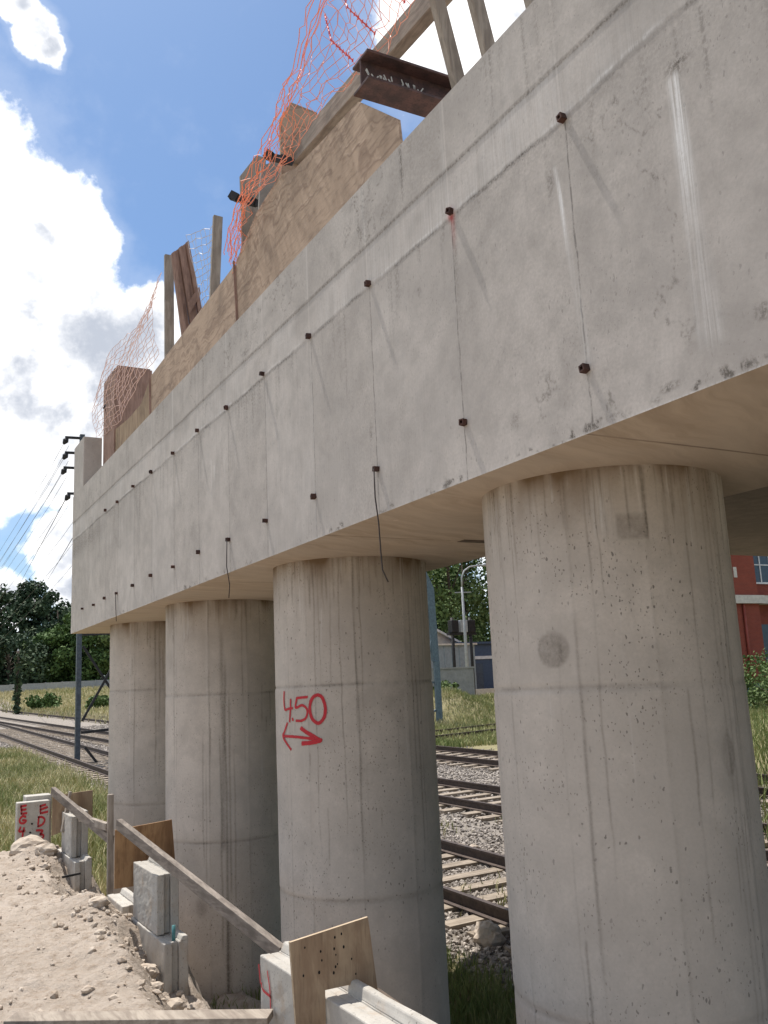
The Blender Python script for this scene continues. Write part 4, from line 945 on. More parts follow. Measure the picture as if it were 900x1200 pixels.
def make_nets():
    rng = np.random.default_rng(9)
    top = [(2.66, 3.9, 7.75), (2.66, 4.66, 7.90), (2.66, 5.37, 7.93), (2.66, 5.76, 7.65), (2.66, 6.3, 7.43), (2.66, 6.91, 7.26), (2.66, 7.25, 7.05), (2.66, 7.45, 6.83)]
    bot = [(2.78, 3.5, 6.98), (2.78, 4.17, 7.02), (2.78, 5.13, 7.10), (2.72, 5.8, 7.08), (2.66, 6.23, 7.04), (2.66, 6.93, 6.90), (2.66, 7.33, 6.72), (2.66, 7.5, 6.66)]
    nc, nr = 46, 10
    T = interp_path(top, nc); B = interp_path(bot, nc)
    v = np.linspace(0, 1, nr)[:, None, None]
    G = T[None]*(1-v**0.8)+B[None]*(v**0.8)
    ph = np.linspace(0, 9, nc)[None, :]
    G[:, :, 0] += 0.05*np.sin(ph*2.1+v[:, :, 0]*2)-0.03+0.03*rng.normal(size=(nr, nc))*0.5
    G += 0.012*rng.normal(size=G.shape)
    # diagonal skew so strands cross like stretched mesh
    net('safety_net', G, ORANGE, 0.0029, 'bright orange plastic safety net sagging over the plywood form and timber', 0.0)
    # thick strands with oval knots, at the near end
    b = MB()
    for (y0, z0), (y1, z1) in (((4.95, 8.05), (4.32, 7.14)), ((5.2, 8.0), (4.72, 7.2)), ((4.6, 8.0), (3.95, 7.16)), ((5.42, 7.85), (5.05, 7.22)), ((4.2, 7.9), (3.6, 7.1))):
        P = interp_path([(2.70, y0, z0), (2.66, (y0+y1)/2+.02, (z0+z1)/2-.03), (2.72, y1, z1)], 15)
        b.tube([tuple(p) for p in P], 0.005, 4, False)
        for p in P[::1]:
            d = P[-1]-P[0]; d /= np.linalg.norm(d); s = np.cross(d, (1, 0, 0)); k = 0.017
            b.add([p+d*k*1.3, p+s*k, p-d*k*1.3, p-s*k, p+np.array((-.006, 0, 0)), p+np.array((.006, 0, 0))], [(0,1,4),(1,2,4),(2,3,4),(3,0,4),(1,0,5),(2,1,5),(3,2,5),(0,3,5)])
    tag(b.build('safety_net', flat('red plastic mesh', (0.62, 0.06, 0.045), .5)), 'red knotted strands of plastic mesh hanging over the timber beam', 'safety net', 'plastic safety mesh')
    # folded orange rope edge
    b = MB()
    for k in range(5):
        P = T[10:].copy(); P[:, 0] += 0.04*rng.normal()-0.02; P += 0.016*rng.normal(size=P.shape); P[:, 2] -= 0.02*k*np.linspace(0.3, 1, len(P))
        b.tube([tuple(p) for p in P], 0.0038, 4, False)
    tag(b.build('net_hem', ORANGE), 'bunched orange hem along the sagging edge of the safety net', 'safety net', 'plastic safety mesh')
    # bleached piece between ribbed panel and post
    T2 = interp_path([(2.80, 9.35, 7.98), (2.9, 8.85, 7.82), (2.92, 8.6, 7.80)], 8); B2 = interp_path([(2.98, 9.3, 7.1), (2.95, 8.9, 7.05), (2.86, 8.62, 7.0)], 8)
    v = np.linspace(0, 1, 11)[:, None, None]; G = T2[None]*(1-v)+B2[None]*v+0.008*rng.normal(size=(11, 8, 3))
    net('safety_net', G, PALENET, 0.004, 'bleached pale mesh stretched between the ribbed panel and the right post')
    # faded pale pink mesh on the far box
    T3 = interp_path([(2.70, 13.4, 7.62), (2.74, 13.1, 7.88), (2.78, 12.39, 7.84), (2.80, 11.64, 7.76), (2.80, 10.97, 7.80), (2.78, 10.3, 7.95)], 22)
    B3 = interp_path([(2.62, 13.2, 6.55), (2.65, 12.61, 6.55), (2.655, 11.86, 6.5), (2.66, 11.4, 6.62), (2.66, 10.84, 6.75), (2.7, 10.1, 6.8)], 22)
    v = np.linspace(0, 1, 16)[:, None, None]**0.85; G = T3[None]*(1-v)+B3[None]*v
    G[:, :, 0] += (-0.10*np.sin(np.linspace(0, math.pi, 16)))[:, None]; G += 0.01*rng.normal(size=G.shape)
    net('safety_net', G, PINKNET, 0.0036, 'faded pinkish mesh draped over the reddish box at the far end')
make_nets()

# ------------------------------------------------------------------ railway
def rail_mb(pts):
    b = MB(); prof = [(-0.07, 0), (0.07, 0), (0.07, 0.012), (0.012, 0.03), (0.012, 0.12), (0.036, 0.13), (0.036, 0.165), (-0.036, 0.165), (-0.036, 0.13), (-0.012, 0.12), (-0.012, 0.03), (-0.07, 0.012)]
    n = len(prof); o = 0; P = [Vector(p) for p in pts]
    for i, p in enumerate(P):
        d = (P[min(i+1, len(P)-1)]-P[max(i-1, 0)]).normalized(); s = d.cross(Vector((0, 0, 1))).normalized()
        b.v += [tuple(p+s*x+Vector((0, 0, z))) for x, z in prof]
    for i in range(len(P)-1):
        for j in range(n): b.f.append([i*n+j, i*n+(j+1) % n, (i+1)*n+(j+1) % n, (i+1)*n+j]); b.mi.append(0)
    b.f.append(list(range(n))); b.f.append([(len(P)-1)*n+j for j in range(n)][::-1]); b.mi += [0, 0]
    return b
def make_track(fx, y0, y1, step, ysl, label, gauge=1.676):
    """fx(y) gives the x of the near rail"""
    e = empty('railway_track', (fx(y0), y0, gz(fx(y0), y0)), label, 'railway track', 'tracks of the rail yard')
    for g in (0, gauge):
        pts = [(fx(y)+g, y, float(gz(fx(y)+g, y))+0.045) for y in np.arange(y0, y1, step)]
        rail_mb(pts).build('rail', RAILST, e)
    me = None; rng = random.Random(int(fx(10)*10)); k = 0
    for y in np.arange(max(y0+.5, 4.0), ysl, 0.64):
        if k > 110: break
        k += 1
        if me is None:
            s = MB(); s.box((-1.35, -0.12, -0.13), (1.35, 0.12, 0.0)); me = bpy.data.meshes.new('sleeper'); me.from_pydata(s.v, [], s.f); me.materials.append(SLEEPERW)
        o = bpy.data.objects.new('sleeper', me); COL.objects.link(o); o.parent = e; x = fx(y)+gauge/2
        o.location = Vector((x+rng.uniform(-.08, .08), y+rng.uniform(-.04, .04), float(gz(x, y))+0.043+rng.uniform(-.012, .001))) - e.location
        o.rotation_euler = (0.0159, -0.0153, rng.uniform(-.03, .03))
    return e
make_track(lambda y: 6.52+0.0015*(y-10), -20, 230, 5, 70, 'nearest railway track running just beyond the columns')
make_track(lambda y: 10.95-0.034*(y-15), -20, 190, 5, 70, 'second railway track closing on the nearest one far off')
make_track(lambda y: 15.6-0.030*(y-25), -20, 190, 5, 60, 'third railway track before the grassy hump')
def make_siding():
    e = empty('railway_track', (17, 31.5, 0.7), 'siding track curving off to the right below the grassy hump', 'railway track', 'tracks of the rail yard')
    for g in (0, 1.676):
        pts = []
        for t in np.linspace(0, 1, 14):
            x = 14+26*t; y = 31.0+0.4*g*1.25+2.2*t+3.2*t*t+g*0.35; pts.append((x, y+g*.6, float(gz(x, y))+0.06))
        rail_mb(pts).build('rail', RAILST, e)
make_siding()
def make_ballast():
    rng = np.random.default_rng(21)
    def fill(n, x0, x1, y0, y1, r0, r1):
        x = rng.uniform(x0, x1, n); y = rng.uniform(y0, y1, n)
        k = rng.uniform(size=n) < gravel_w(x, y)**1.2; x, y = x[k], y[k]; r = rng.uniform(r0, r1, len(x))
        return x, y, r
    L = [fill(30000, 4.9, 9.2, 7.0, 16, 0.020, 0.046), fill(42000, 8, 20, 12, 34, 0.026, 0.055), fill(36000, 5.2, 15, 24, 66, 0.04, 0.075)]
    x = np.concatenate([l[0] for l in L]); y = np.concatenate([l[1] for l in L]); r = np.concatenate([l[2] for l in L])
    P = np.stack([x, y, gh(x, y)+0.012+rng.uniform(-.01, .02, len(x))], 1)
    o = scatter_stones('ballast_stones', P, r, STONE, 22, None, 0.75); tag(o, 'grey crushed ballast between and beside the rails', kind='stuff')
    BV, BF = ico(3)
    for i, (cx, cy, r, lab) in enumerate(((6.05, 8.95, 0.17, 'tan boulder lying on the ballast beside the nearest rail'), (8.6, 13.0, 0.11, 'brown stone on the gravel between the first two tracks'))):
        rr = 1+0.7*fbm(BV[:, 0]*2+i*5, BV[:, 1]*2+BV[:, 2]*2.6, 300+i, 5, .6)
        V = BV*rr[:, None]*np.array([1, 1, 0.85])*r+np.array([cx, cy, float(gh(cx, cy))+0.6*r])
        tag(big_mesh('boulder', V, BF, CLOD, smooth=False, attrs={'tint': np.full(len(V), .6)}), lab, 'boulder')
make_ballast()

# ------------------------------------------------------------------ grass
def blades(name, x, y, z, h, w, tint, seed, label):
    rng = np.random.default_rng(seed); n = len(x); a = rng.uniform(0, 2*math.pi, n); ln = rng.uniform(0.1, 0.6, n)*h; la = rng.uniform(0, 2*math.pi, n)
    dx, dy = np.cos(a)*w/2, np.sin(a)*w/2; lx, ly = np.cos(la)*ln, np.sin(la)*ln
    P = np.stack([np.stack([x-dx, y-dy, z-0.02], 1), np.stack([x+dx, y+dy, z-0.02], 1), np.stack([x+dx*.7+lx*.35, y+dy*.7+ly*.35, z+h*.6], 1), np.stack([x-dx*.7+lx*.35, y-dy*.7+ly*.35, z+h*.6], 1), np.stack([x+lx, y+ly, z+h*0.98], 1)], 1)
    V = P.reshape(-1, 3); o = (np.arange(n)*5)[:, None]
    F = np.concatenate([o+np.array([[0, 1, 2]]), o+np.array([[0, 2, 3]]), o+np.array([[3, 2, 4]])])
    ob = big_mesh(name, V, F, BLADE, smooth=False, attrs={'tint': np.repeat(np.clip(tint, 0, 1), 5)}); return tag(ob, label, kind='stuff')
def make_grass():
    rng = np.random.default_rng(33)
    def patch(n, x0, x1, y0, y1, keep):
        x = rng.uniform(x0, x1, n); y = rng.uniform(y0, y1, n); k = rng.uniform(size=n) < keep(x, y); return x[k], y[k]
    # left field
    x, y = patch(95000, 0.5, 6.2, 13.2, 46, lambda x, y: (1-0.97*sstep(5.0, 6.0, x))*(x > 0.02*y)*(0.35+0.65*sstep(-.2, .1, fbm(x*.8, y*.5, 44))))
    d = np.hypot(x, y); t = 0.68+1.1*fbm(x*0.7, y*0.5, 45)+0.25*rng.normal(size=len(x))
    blades('grass', x, y, gh(x, y), rng.uniform(.12, .42, len(x)), 0.010+0.0007*d, t, 1, 'knee high green and straw coloured grass left of the columns')
    # far verge beside the fence and yard edges
    x, y = patch(26000, 10, 40, 62, 150, lambda x, y: sstep(13.5, 16.5, x+0.03*(y-60))*(y > 60))
    t = 0.85+0.9*fbm(x*.25, y*.15, 47)+0.2*rng.normal(size=len(x)); blades('grass', x, y, gh(x, y), rng.uniform(.2, .6, len(x)), 0.10, t, 2, 'dry pale grass on the verge before the far fence')
    # under the columns and by the ballast edge
    x, y = patch(42000, 2.6, 6.0, 5.2, 14.5, lambda x, y: (1-sstep(5.0, 5.7, x))*np.where(x < 3.3, 0.25, 1))
    t = 0.12+0.5*fbm(x*1.5, y*1.5, 48)+0.15*rng.normal(size=len(x)); blades('grass', x, y, gh(x, y), rng.uniform(.06, .2, len(x)), 0.012, t, 3, 'short dark grass in the shade between the columns')
    # tufts in the ballast
    x, y = patch(30000, 6, 20, 10, 40, lambda x, y: 0.75*sstep(0.10, 0.2, fbm(x*.5, y*.4, 49)))
    t = 0.5+0.25*rng.normal(size=len(x)); blades('weeds', x, y, gh(x, y), rng.uniform(.05, .2, len(x)), 0.022, t, 4, 'thin weeds among the ballast stones')
    # grassy hump
    x, y = patch(90000, 15, 36, 28.5, 48, lambda x, y: 0.9-0.45*np.exp(-(((x-24.6)/1.0)**2+((y-39)/1.2)**2)))
    t = 0.42+0.55*np.exp(-(((x-24.4)/1.3)**2+((y-39)/2.0)**2))+0.9*fbm(x*.6, y*.6, 50)+0.2*rng.normal(size=len(x)); blades('grass', x, y, gh(x, y), rng.uniform(.08, .32, len(x)), 0.04, t, 5, 'rough grass covering the hump beyond the tracks')
    # right side
    x, y = patch(60000, 12, 50, 9.5, 40, lambda x, y: (np.abs(x-y*1.21) < 4.5+0.02*x)*1.0)
    t = 0.22+0.7*fbm(x*.5, y*.5, 51)+0.2*rng.normal(size=len(x)); blades('grass', x, y, gh(x, y), rng.uniform(.15, .5, len(x)), 0.03, t, 6, 'lush green grass right of the nearest column')
make_grass()

# ------------------------------------------------------------------ trees and bushes
def tree(name, loc, H, W, label, mat_, n_leaf, leaf, seed, trunk_r=0.3, crown_lo=0.25, droop=0.0, group='trees behind the rail yard', cat='tree', blobs=26):
    rng = np.random.default_rng(seed); e = empty(name, loc, label, cat, group); L = np.array(loc, float)
    C = []
    for k in range(blobs):
        u = rng.uniform(crown_lo, 0.97); prof = math.sin(math.pi*min(1, (u-crown_lo*0.6)/(1.08-crown_lo*0.6)))**0.7
        a = rng.uniform(0, 2*math.pi); r = W*0.5*prof*math.sqrt(rng.uniform(0.05, 1))
        C.append((r*math.cos(a), r*math.sin(a), H*u, W*rng.uniform(0.10, 0.21)))
    C = np.array(C)
    b = MB(); top = Vector((rng.normal()*W*.03, rng.normal()*W*.03, H*0.8))
    b.tube([tuple(L), tuple(L+np.array(top)*0.4+np.array([.1*trunk_r, 0, 0])), tuple(L+np.array(top))], [trunk_r, trunk_r*.75, trunk_r*.25], 8)
    for k in range(0, blobs, 2):
        c = C[k, :3]; h0 = max(0.12*H, min(0.75*H, c[2]*0.62)); s = np.array(top)*(h0/(0.8*H)); m = (s+c)/2+np.array([0, 0, 0.03*H])
        b.tube([tuple(L+s), tuple(L+m), tuple(L+c)], [trunk_r*.36, trunk_r*.22, trunk_r*.07], 5, False)
    b.build('trunk', BARK, e, smooth=True)
    k = rng.integers(0, blobs, n_leaf); d = rng.normal(size=(n_leaf, 3)); d /= np.linalg.norm(d, axis=1)[:, None]
    rad = C[k, 3]*(rng.uniform(0.35, 1.0, n_leaf)**0.5)*(1+0.35*rng.normal(size=n_leaf)*0.5)
    P = C[k, :3]+d*rad[:, None]*np.array([1, 1, 0.8]); P[:, 2] -= droop*rng.uniform(size=n_leaf)*C[k, 3]
    nn = d*0.55+rng.normal(size=(n_leaf, 3))*0.7+np.array([0, 0, .35]); nn /= np.linalg.norm(nn, axis=1)[:, None]
    a = np.cross(nn, rng.normal(size=(n_leaf, 3))); a /= np.linalg.norm(a, axis=1)[:, None]; c = np.cross(nn, a); s = leaf*rng.uniform(.55, 1.3, n_leaf)[:, None]
    V = np.stack([P+a*s*.62, P+c*s*.5, P-a*s*.62, P-c*s*.36], 1).reshape(-1, 3)+L
    F = (np.arange(n_leaf)*4)[:, None]+np.array([[0, 1, 2, 3]])
    bt = rng.uniform(0, 1, blobs); tint = np.clip(0.55*bt[k]+0.45*rng.uniform(size=n_leaf), 0, 1)
    big_mesh('crown', V, F, mat_, e, smooth=False, attrs={'tint': np.repeat(tint, 4)})
    return e
def tz(x, y): return (x, y, float(gh(x, y))-0.1)
def make_trees():
    D, M_, L_ = LEAFD, LEAFM, LEAFL
    T = [(6, 176, 20, 17, 'dark conifer like tree at the left edge of the frame', D, 4800, 0.55), (15, 170, 17.5, 13, 'dark tall tree second from the left edge', D, 4800, .55), (21.5, 172, 19.5, 10, 'tallest dark tree with a ragged top left of the beam end', D, 4800, .5),
         (27, 166, 17, 9.5, 'dark tree leaning over the paler tree left of the beam end', D, 4200, .5), (30.5, 156, 12.5, 11, 'mid green spreading tree below the beam end', M_, 5200, .45), (35.5, 154, 9.8, 9, 'light green rounded tree behind the steel mast', L_, 4600, .42),
         (39, 168, 13, 10, 'mid green tree behind the farthest column', M_, 3600, .5), (-6, 180, 21, 16, 'large dark tree beyond the left edge of the frame', D, 3000, .6), (11, 158, 11, 10, 'lower dark bushy tree in front of the tall dark trees', D, 4000, .45), (24, 158, 9.5, 9, 'lower mid green tree filling in under the tall dark trees', M_, 4000, .42), (45, 175, 15, 14, 'dark tree hidden mostly by the columns on the left', D, 2500, .6)]
    T += [(3, 160, 10, 11, 'low dark tree at the far left behind the fence', D, 3500, .5), (18, 156, 8.5, 10, 'low dark bushy tree right of the ivy covered pole', D, 3500, .45), (31, 172, 15, 11, 'dark tree rising behind the mid green spreading tree', D, 3500, .5)]
    for i, (x, y, h, w, lab, m_, n, lf) in enumerate(T):
        tree('broadleaf_tree', tz(x, y), h, w*1.12, lab, m_, int(n*1.9), lf*1.1, 400+i, 0.35, 0.0, blobs=40)
    R = [(48, 90, 19, 9, 'tall loose crowned tree left in the gap between the two near columns', M_, 5200, .38), (54.5, 84, 22, 10, 'tallest feathery tree in the gap between the two near columns', L_, 6000, .36), (59.5, 88, 19, 9, 'feathery tree at the right of the gap by the nearest column', M_, 5200, .36), (52, 96, 16, 12, 'dark tree standing behind the feathery trees in the gap', D, 4500, .45), (63, 100, 17, 14, 'dark tree behind the blue shed', D, 3500, .5), (45, 92, 16, 9, 'pale green tree hidden partly by the numbered column', L_, 3500, .4), (57.5, 95, 12, 11, 'lower dark tree behind the house roof', D, 4000, .42)]
    for i, (x, y, h, w, lab, m_, n, lf) in enumerate(R):
        tree('feathery_tree', tz(x, y), h, w*1.1, lab, m_, int(n*1.9), lf, 440+i, 0.26, 0.08, 0.8, blobs=38)
    for i, (x, y, h, w, lab, m_) in enumerate(((16.5, 112, 1.6, 4.0, 'low green bush on the verge left of the steel mast', M_), (20.5, 100, 1.3, 3.0, 'low green bush on the verge right of the steel mast', L_), (26.8, 42.3, 1.1, 1.5, 'tufty green bush on top of the grassy hump', L_), (36.5, 29.5, 2.4, 4.0, 'leafy bush at the foot of the brick building', L_), (41.5, 33.5, 2.6, 4.5, 'second leafy bush at the foot of the brick building', M_))):
        tree('bush', tz(x, y), h, w, lab, m_, 1500, 0.16 if y < 60 else 0.3, 480+i, 0.04, 0.15, 0, 'low bushes in the rail yard', 'bush', 14)
make_trees()

# ------------------------------------------------------------------ far left: fence, pole, mast with wires
def make_far_left():
    e = empty('slab_fence', (10, 150, 4.3), 'long low pale grey slab fence in front of the dark trees', 'fence')
    me = None
    for k, x in enumerate(np.arange(-40, 90, 2.5)):
        z = float(gh(x+1.2, 150))
        s = MB(); s.box((x, 150, z-0.3), (x+2.38, 150.1, z+1.25)); s.build('slab', FENCEG, e)
        s = MB(); s.box((x+2.38, 149.95, z-0.3), (x+2.5, 150.15, z+1.36)); s.build('post', FENCEG, e)
    p = MB(); z = float(gh(13, 105)); p.tube([(12.95, 105, z-.3), (12.9, 105, z+6.6)], [0.2, 0.15], 8)
    o = p.build('wooden_pole', BARK, smooth=True); tag(o, 'dark ivy covered pole standing on the verge before the fence', 'pole')
    p = MB(); p.tube([(12.9, 105, z+6.55), (12.9, 105, z+6.8)], [0.12, 0.05], 8); p.build('lamp_cap', FRAMEW, o)
    rng = np.random.default_rng(70); n = 450; P = np.stack([12.92+rng.normal(size=n)*.12, 105+rng.normal(size=n)*.12, z+rng.uniform(0.2, 6.3, n)], 1)
    a = rng.normal(size=(n, 3))*.16; c = rng.normal(size=(n, 3))*.16
    big_mesh('ivy', np.stack([P+a, P+c, P-a, P-c], 1).reshape(-1, 3), (np.arange(n)*4)[:, None]+np.array([[0, 1, 2, 3]]), LEAFD, o, smooth=False, attrs={'tint': np.repeat(rng.uniform(size=n), 4)})
    # steel mast
    y = 37.0; x0, x1 = 6.78, 8.75; g0 = float(gh(x0, y))
    e = empty('steel_mast', (x0, y, g0), 'blue grey lattice steel mast with wire brackets behind the beam end', 'mast')
    def part(nm, bars, m_=GALV):
        k = MB()
        for a, c, w, h in bars: k.bar(a, c, w, h, (0, 1, 0))
        return k.build(nm, m_, e)
    part('leg', [((x0, y, g0-.2), (x0-.02, y, 13.4), 0.14, 0.16), ((x0-.09, y+.02, g0-.2), (x0-.11, y+.02, 13.4), 0.04, 0.2)]); part('leg', [((x1, y, g0-.2), (x1-.3, y, 13.0), 0.2, 0.16)])
    part('crossbar', [((x0+.1, y, 5.35), (x1, y, 5.4), 0.10, 0.10)], BLACKST); part('crossbar', [((x0+.1, y, 1.62), (x1, y, 1.72), 0.10, 0.10)], BLACKST)
    for a, c in (((x0+.12, y+.03, 4.9), (x1-.1, y+.03, 2.2)), ((x0+.12, y-.06, 2.05), (x1-.1, y-.06, 5.2)), ((x0+.1, y-.8, 1.1), (x0+.75, y-.8, 0.25)), ((x1-.5, y-.8, .95), (x0+.75, y-.8, .22)), ((x0+.4, y-.8, 0.5), (x1-.2, y-.8, .45))):
        part('brace', [(a, c, 0.09, 0.06)], BLACKST)
    for k in range(3): part('brace', [((x0+.1, y, 6+2.4*k), (x1-.3, y, 8.2+2.4*k), 0.08, 0.06)], BLACKST)
    tips = []
    for z, xt in ((13.25, 6.08), (12.62, 6.08), (12.0, 6.04), (10.95, 6.2)):
        k = MB(); k.bar((x0, y, z), (xt, y, z-0.02), 0.09, 0.09, (0, 1, 0)); br_ = k.build('bracket', BLACKST, e)
        k = MB(); k.tube([(xt+.08, y, z-.05), (xt+.02, y, z-.16), (xt-.06, y, z-.30)], [0.06, 0.12, 0.05], 8); k.build('insulator', BLACKST, br_); tips.append((xt-.04, z-.26))
    W = []
    for xt, z in tips: W += [((xt, y, z), (xt+1.0, 300, z-4.5)), ((xt+.18, y, z-.1), (xt+2.5, 300, z-5.5))]
    W += [((6.70, y, 10.2), (9.5, 300, 4.5)), ((6.70, y, 9.3), (11, 300, 4.3)), ((6.70, y, 8.4), (12, 300, 4.0))]
    WL = ['outer wire of the top bracket', 'inner wire of the top bracket', 'outer wire of the second bracket', 'inner wire of the second bracket', 'outer wire of the third bracket', 'inner wire of the third bracket', 'outer wire of the lowest bracket', 'inner wire of the lowest bracket', 'wire just below the lowest bracket', 'second wire below the lowest bracket', 'lowest thin grey wire']
    k = 0
    for a, c in W:
        b = MB(); pts = []
        for t in np.linspace(0, 1, 14): p = Vector(a).lerp(Vector(c), float(t)**1.6); p.z -= 0.9*math.sin(math.pi*t); pts.append(p)
        b.tube(pts, 0.008, 4, False); o = b.build('overhead_wire', LINEW); k += 1
        tag(o, WL[k-1]+' running from the mast along the rail yard', 'overhead wire', 'overhead wires left of the beam end')
    for a, c, lab in (((6.24, y, 10.9), (17.0, 142, 19.0), 'upper black cable dropping steeply from the mast to the trees'), ((6.68, y, 9.6), (21.0, 142, 20.0), 'lower black cable dropping steeply from the mast to the trees')):
        b = MB(); b.tube([a, c], 0.018, 5, False); tag(b.build('black_cable', WIRE), lab, 'cable', 'steep black cables left of the beam end')
make_far_left()

# ------------------------------------------------------------------ seen between the columns
def make_gap():
    e = empty('low_wall', (29, 45, 0.9), 'low pale concrete wall behind the grassy hump', 'wall')
    s = MB(); s.box((25.5, 45, 0.8), (30.5, 45.25, 3.62)); s.build('wall_face', OLDCON, e); s = MB(); s.box((25.45, 44.95, 3.622), (30.55, 45.3, 3.72)); s.build('coping', OLDCON, e); s = MB(); s.box((30.5, 44.9, 0.8), (31.2, 45.3, 1.9)); s.build('wall_stub', OLDCON, e)
    e = empty('metal_shed', (45, 70, 1.6), 'blue grey sheet metal shed beyond the low wall', 'shed')
    s = MB(); s.box((41, 70, 1.4), (47.7, 74, 6.15)); s.build('body', SHEDG, e)
    for x in np.arange(41.2, 47.6, 0.8): s = MB(); s.box((x, 69.94, 1.4), (x+.08, 69.999, 6.1)); s.build('rib', SHEDG, e)
    s = MB(); s.box((40.8, 69.8, 6.152), (47.9, 74.2, 6.3)); s.build('roof', ROOFW, e)
    e = empty('blue_shed', (52, 76, 1.8), 'dark blue shed'+' at the right of the gap between the near columns', 'shed')
    s = MB(); s.box((50.2, 76, 1.6), (56, 80, 6.5)); s.build('body', SHEDB, e); s = MB(); s.box((49.9, 75.7, 6.502), (56.3, 80.3, 6.7)); s.build('roof', SHEDB, e)
    s = MB(); s.box((51.2, 75.93, 1.7), (52.6, 75.995, 4.6)); s.build('door', GLASS, e); s = MB(); s.box((50.2, 75.90, 5.0), (56, 75.99, 5.3)); s.build('band', FRAMEW, e)
    e = empty('gabled_house', (48.7, 80, 2), 'small house with a pale sheet roof behind the metal shed', 'house')
    s = MB(); s.prism([(45.6, 79, 1.6), (51.9, 79, 1.6), (51.9, 79, 6.7), (48.7, 79, 8.2), (45.6, 79, 6.9)], (0, 4.5, 0)); s.build('wall', HOUSEW, e)
    s = MB(); s.prism([(48.7, 78.6, 8.22), (52.4, 78.6, 6.48), (52.4, 78.6, 6.70), (48.7, 78.6, 8.46)], (0, 5.2, 0)); s.build('roof_slope', ROOFW, e)
    s = MB(); s.prism([(48.69, 78.6, 8.22), (48.69, 78.6, 8.46), (45.0, 78.6, 6.9), (45.0, 78.6, 6.68)], (0, 5.2, 0)); s.build('roof_slope', ROOFW, e)
    e = empty('kerb_wall', (40, 60, 1.2), 'low pale kerb wall at the foot of the blue shed', 'wall')
    s = MB(); s.box((36.9, 60, 0.9), (46, 60.3, 2.25)); s.build('wall_face', CORNICE, e); s = MB(); s.box((38.2, 59.2, 0.9), (40.2, 59.8, 1.9)); s.build('wall_block', CORNICE, e)
    # lamp post
    e = empty('street_lamp', (36.8, 55, 1.2), 'tall grey street lamp with a curved arm in the gap between the near columns', 'street lamp')
    s = MB(); s.tube([(36.75, 55, 1.0), (36.75, 55, 6), (36.72, 55, 9.6)], [0.13, 0.11, 0.08], 8); s.build('pole', POLEG, e, True)
    s = MB(); s.tube([(36.72, 55, 9.6), (36.75, 55, 10.3), (37.0, 55, 10.8), (37.5, 55, 11.1), (38.6, 55, 11.25)], 0.06, 7); s.build('arm', POLEG, e, True)
    s = MB(); s.tube([(38.5, 55, 11.22), (38.9, 55, 11.27), (39.25, 55, 11.26)], [0.06, 0.13, 0.05], 8); s.build('lamp_head', POLEG, e, True)
    s = MB(); s.bar((36.1, 55.02, 9.2), (37.5, 55.02, 9.25), 0.07, 0.07); s.build('crossarm', POLEG, e)
    e = empty('utility_pole', (37.2, 57.5, 1.4), 'dark utility pole carrying transformer boxes beside the street lamp', 'utility pole')
    for x in (37.3, 38.9): s = MB(); s.tube([(x, 57.5, 1.2), (x, 57.5, 7.6)], 0.12, 8); s.build('pole', BLACKST, e, True)
    s = MB(); s.box((36.9, 57.3, 6.3), (39.3, 57.7, 6.5)); s.build('platform', BLACKST, e)
    for x, m_ in ((37.4, BLACKST), (38.2, POLEG), (38.9, BLACKST)): s = MB(); s.box((x-.3, 57.2, 6.502), (x+.3, 57.8, 7.4)); s.build('transformer', m_, e, bevel=.03)
    # blue steel frame
    y = 38.0
    e = empty('braced_post', (23.5, y, 1.0), 'blue grey braced steel post beside the numbered column', 'post')
    s = MB(); s.prism([(23.30, y, 8.35), (23.72, y, 7.45), (23.80, y, 3.9), (23.42, y, 3.9)], (0, .12, 0)); s.build('blade', BLUEST, e)
    s = MB(); s.bar((23.62, y, 0.8), (23.62, y, 3.9), 0.30, 0.14, (0, 1, 0)); s.build('post', BLUEST, e)
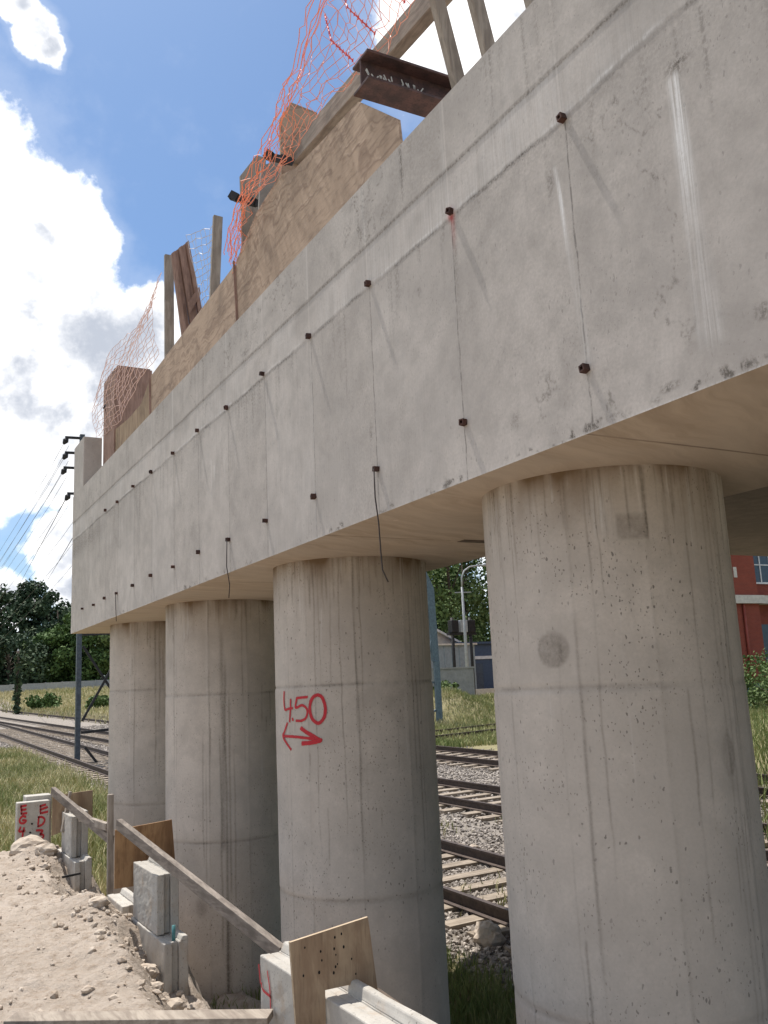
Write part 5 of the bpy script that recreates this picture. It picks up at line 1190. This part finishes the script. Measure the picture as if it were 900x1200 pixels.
    for a, c in (((23.5, y+.05, 5.2), (22.6, y+.05, 1.2)), ((23.5, y+.05, 2.9), (22.6, y+.05, 2.9)), ((23.5, y+.05, 1.6), (22.6, y+.05, 1.2)), ((23.45, y+.05, 7.2), (22.9, y+.05, 3.2))):
        s = MB(); s.bar(a, c, 0.09, 0.08, (0, 1, 0)); s.build('brace', BLUEST, e)
make_gap()

def make_brick():
    e = empty('brick_building', (50, 42, 1.2), 'red brick building with a pale stone ledge at the right edge', 'building')
    y = 42.0
    s = MB(); s.box((44, y, 1.35), (52.0, y+14, 16)); s.build('wall', BRICK, e)
    s = MB(); s.box((52.001, y+0.9, 1.35), (66, y+14, 16)); s.build('wall', BRICK, e)
    s = MB(); s.box((43.8, y-.28, 7.15), (52.3, y-.001, 7.7)); s.build('ledge', CORNICE, e); s = MB(); s.box((52.3, y-.1, 7.15), (66, y+.899, 7.7)); s.build('ledge', CORNICE, e)
    s = MB(); s.box((44, y-.06, 0.5), (66, y-.002, 1.9)); s.build('plinth', TEALB, e)
    s = MB(); s.tube([(50.35, y-.10, 1.4), (50.35, y-.10, 7.1)], 0.09, 8); s.build('drain_pipe', REDPIPE, e, True)
    s = MB(); s.box((49.85, y-.05, 8.9), (50.15, y-.002, 9.6)); s.build('wall_plate', CORNICE, e)
    for k, x in enumerate((52.5, 55.5, 58.5)):
        f = MB(); yy = y+.86
        for lo, hi in (((x, yy-.08, 8.6), (x+.12, yy+.03, 12.5)), ((x+2.0, yy-.08, 8.6), (x+2.12, yy+.03, 12.5)), ((x+.12, yy-.08, 8.6), (x+2.0, yy+.03, 8.72)), ((x+.12, yy-.08, 12.38), (x+2.0, yy+.03, 12.5)), ((x+1.0, yy-.07, 8.72), (x+1.1, yy+.03, 12.38)), ((x+.12, yy-.065, 9.9), (x+2.0, yy+.02, 9.98)), ((x+.12, yy-.065, 11.1), (x+2.0, yy+.02, 11.18))): f.box(lo, hi)
        w = f.build('window', FRAMEW, e); g = MB(); g.box((x+.12, yy-.02, 8.72), (x+2.0, yy+.035, 12.38)); g.build('pane', GLASS, w)
        g = MB(); g.box((x, yy-.05, 3.0), (x+2.0, yy+.035, 5.8)); g.build('window', GLASS, e)
make_brick()
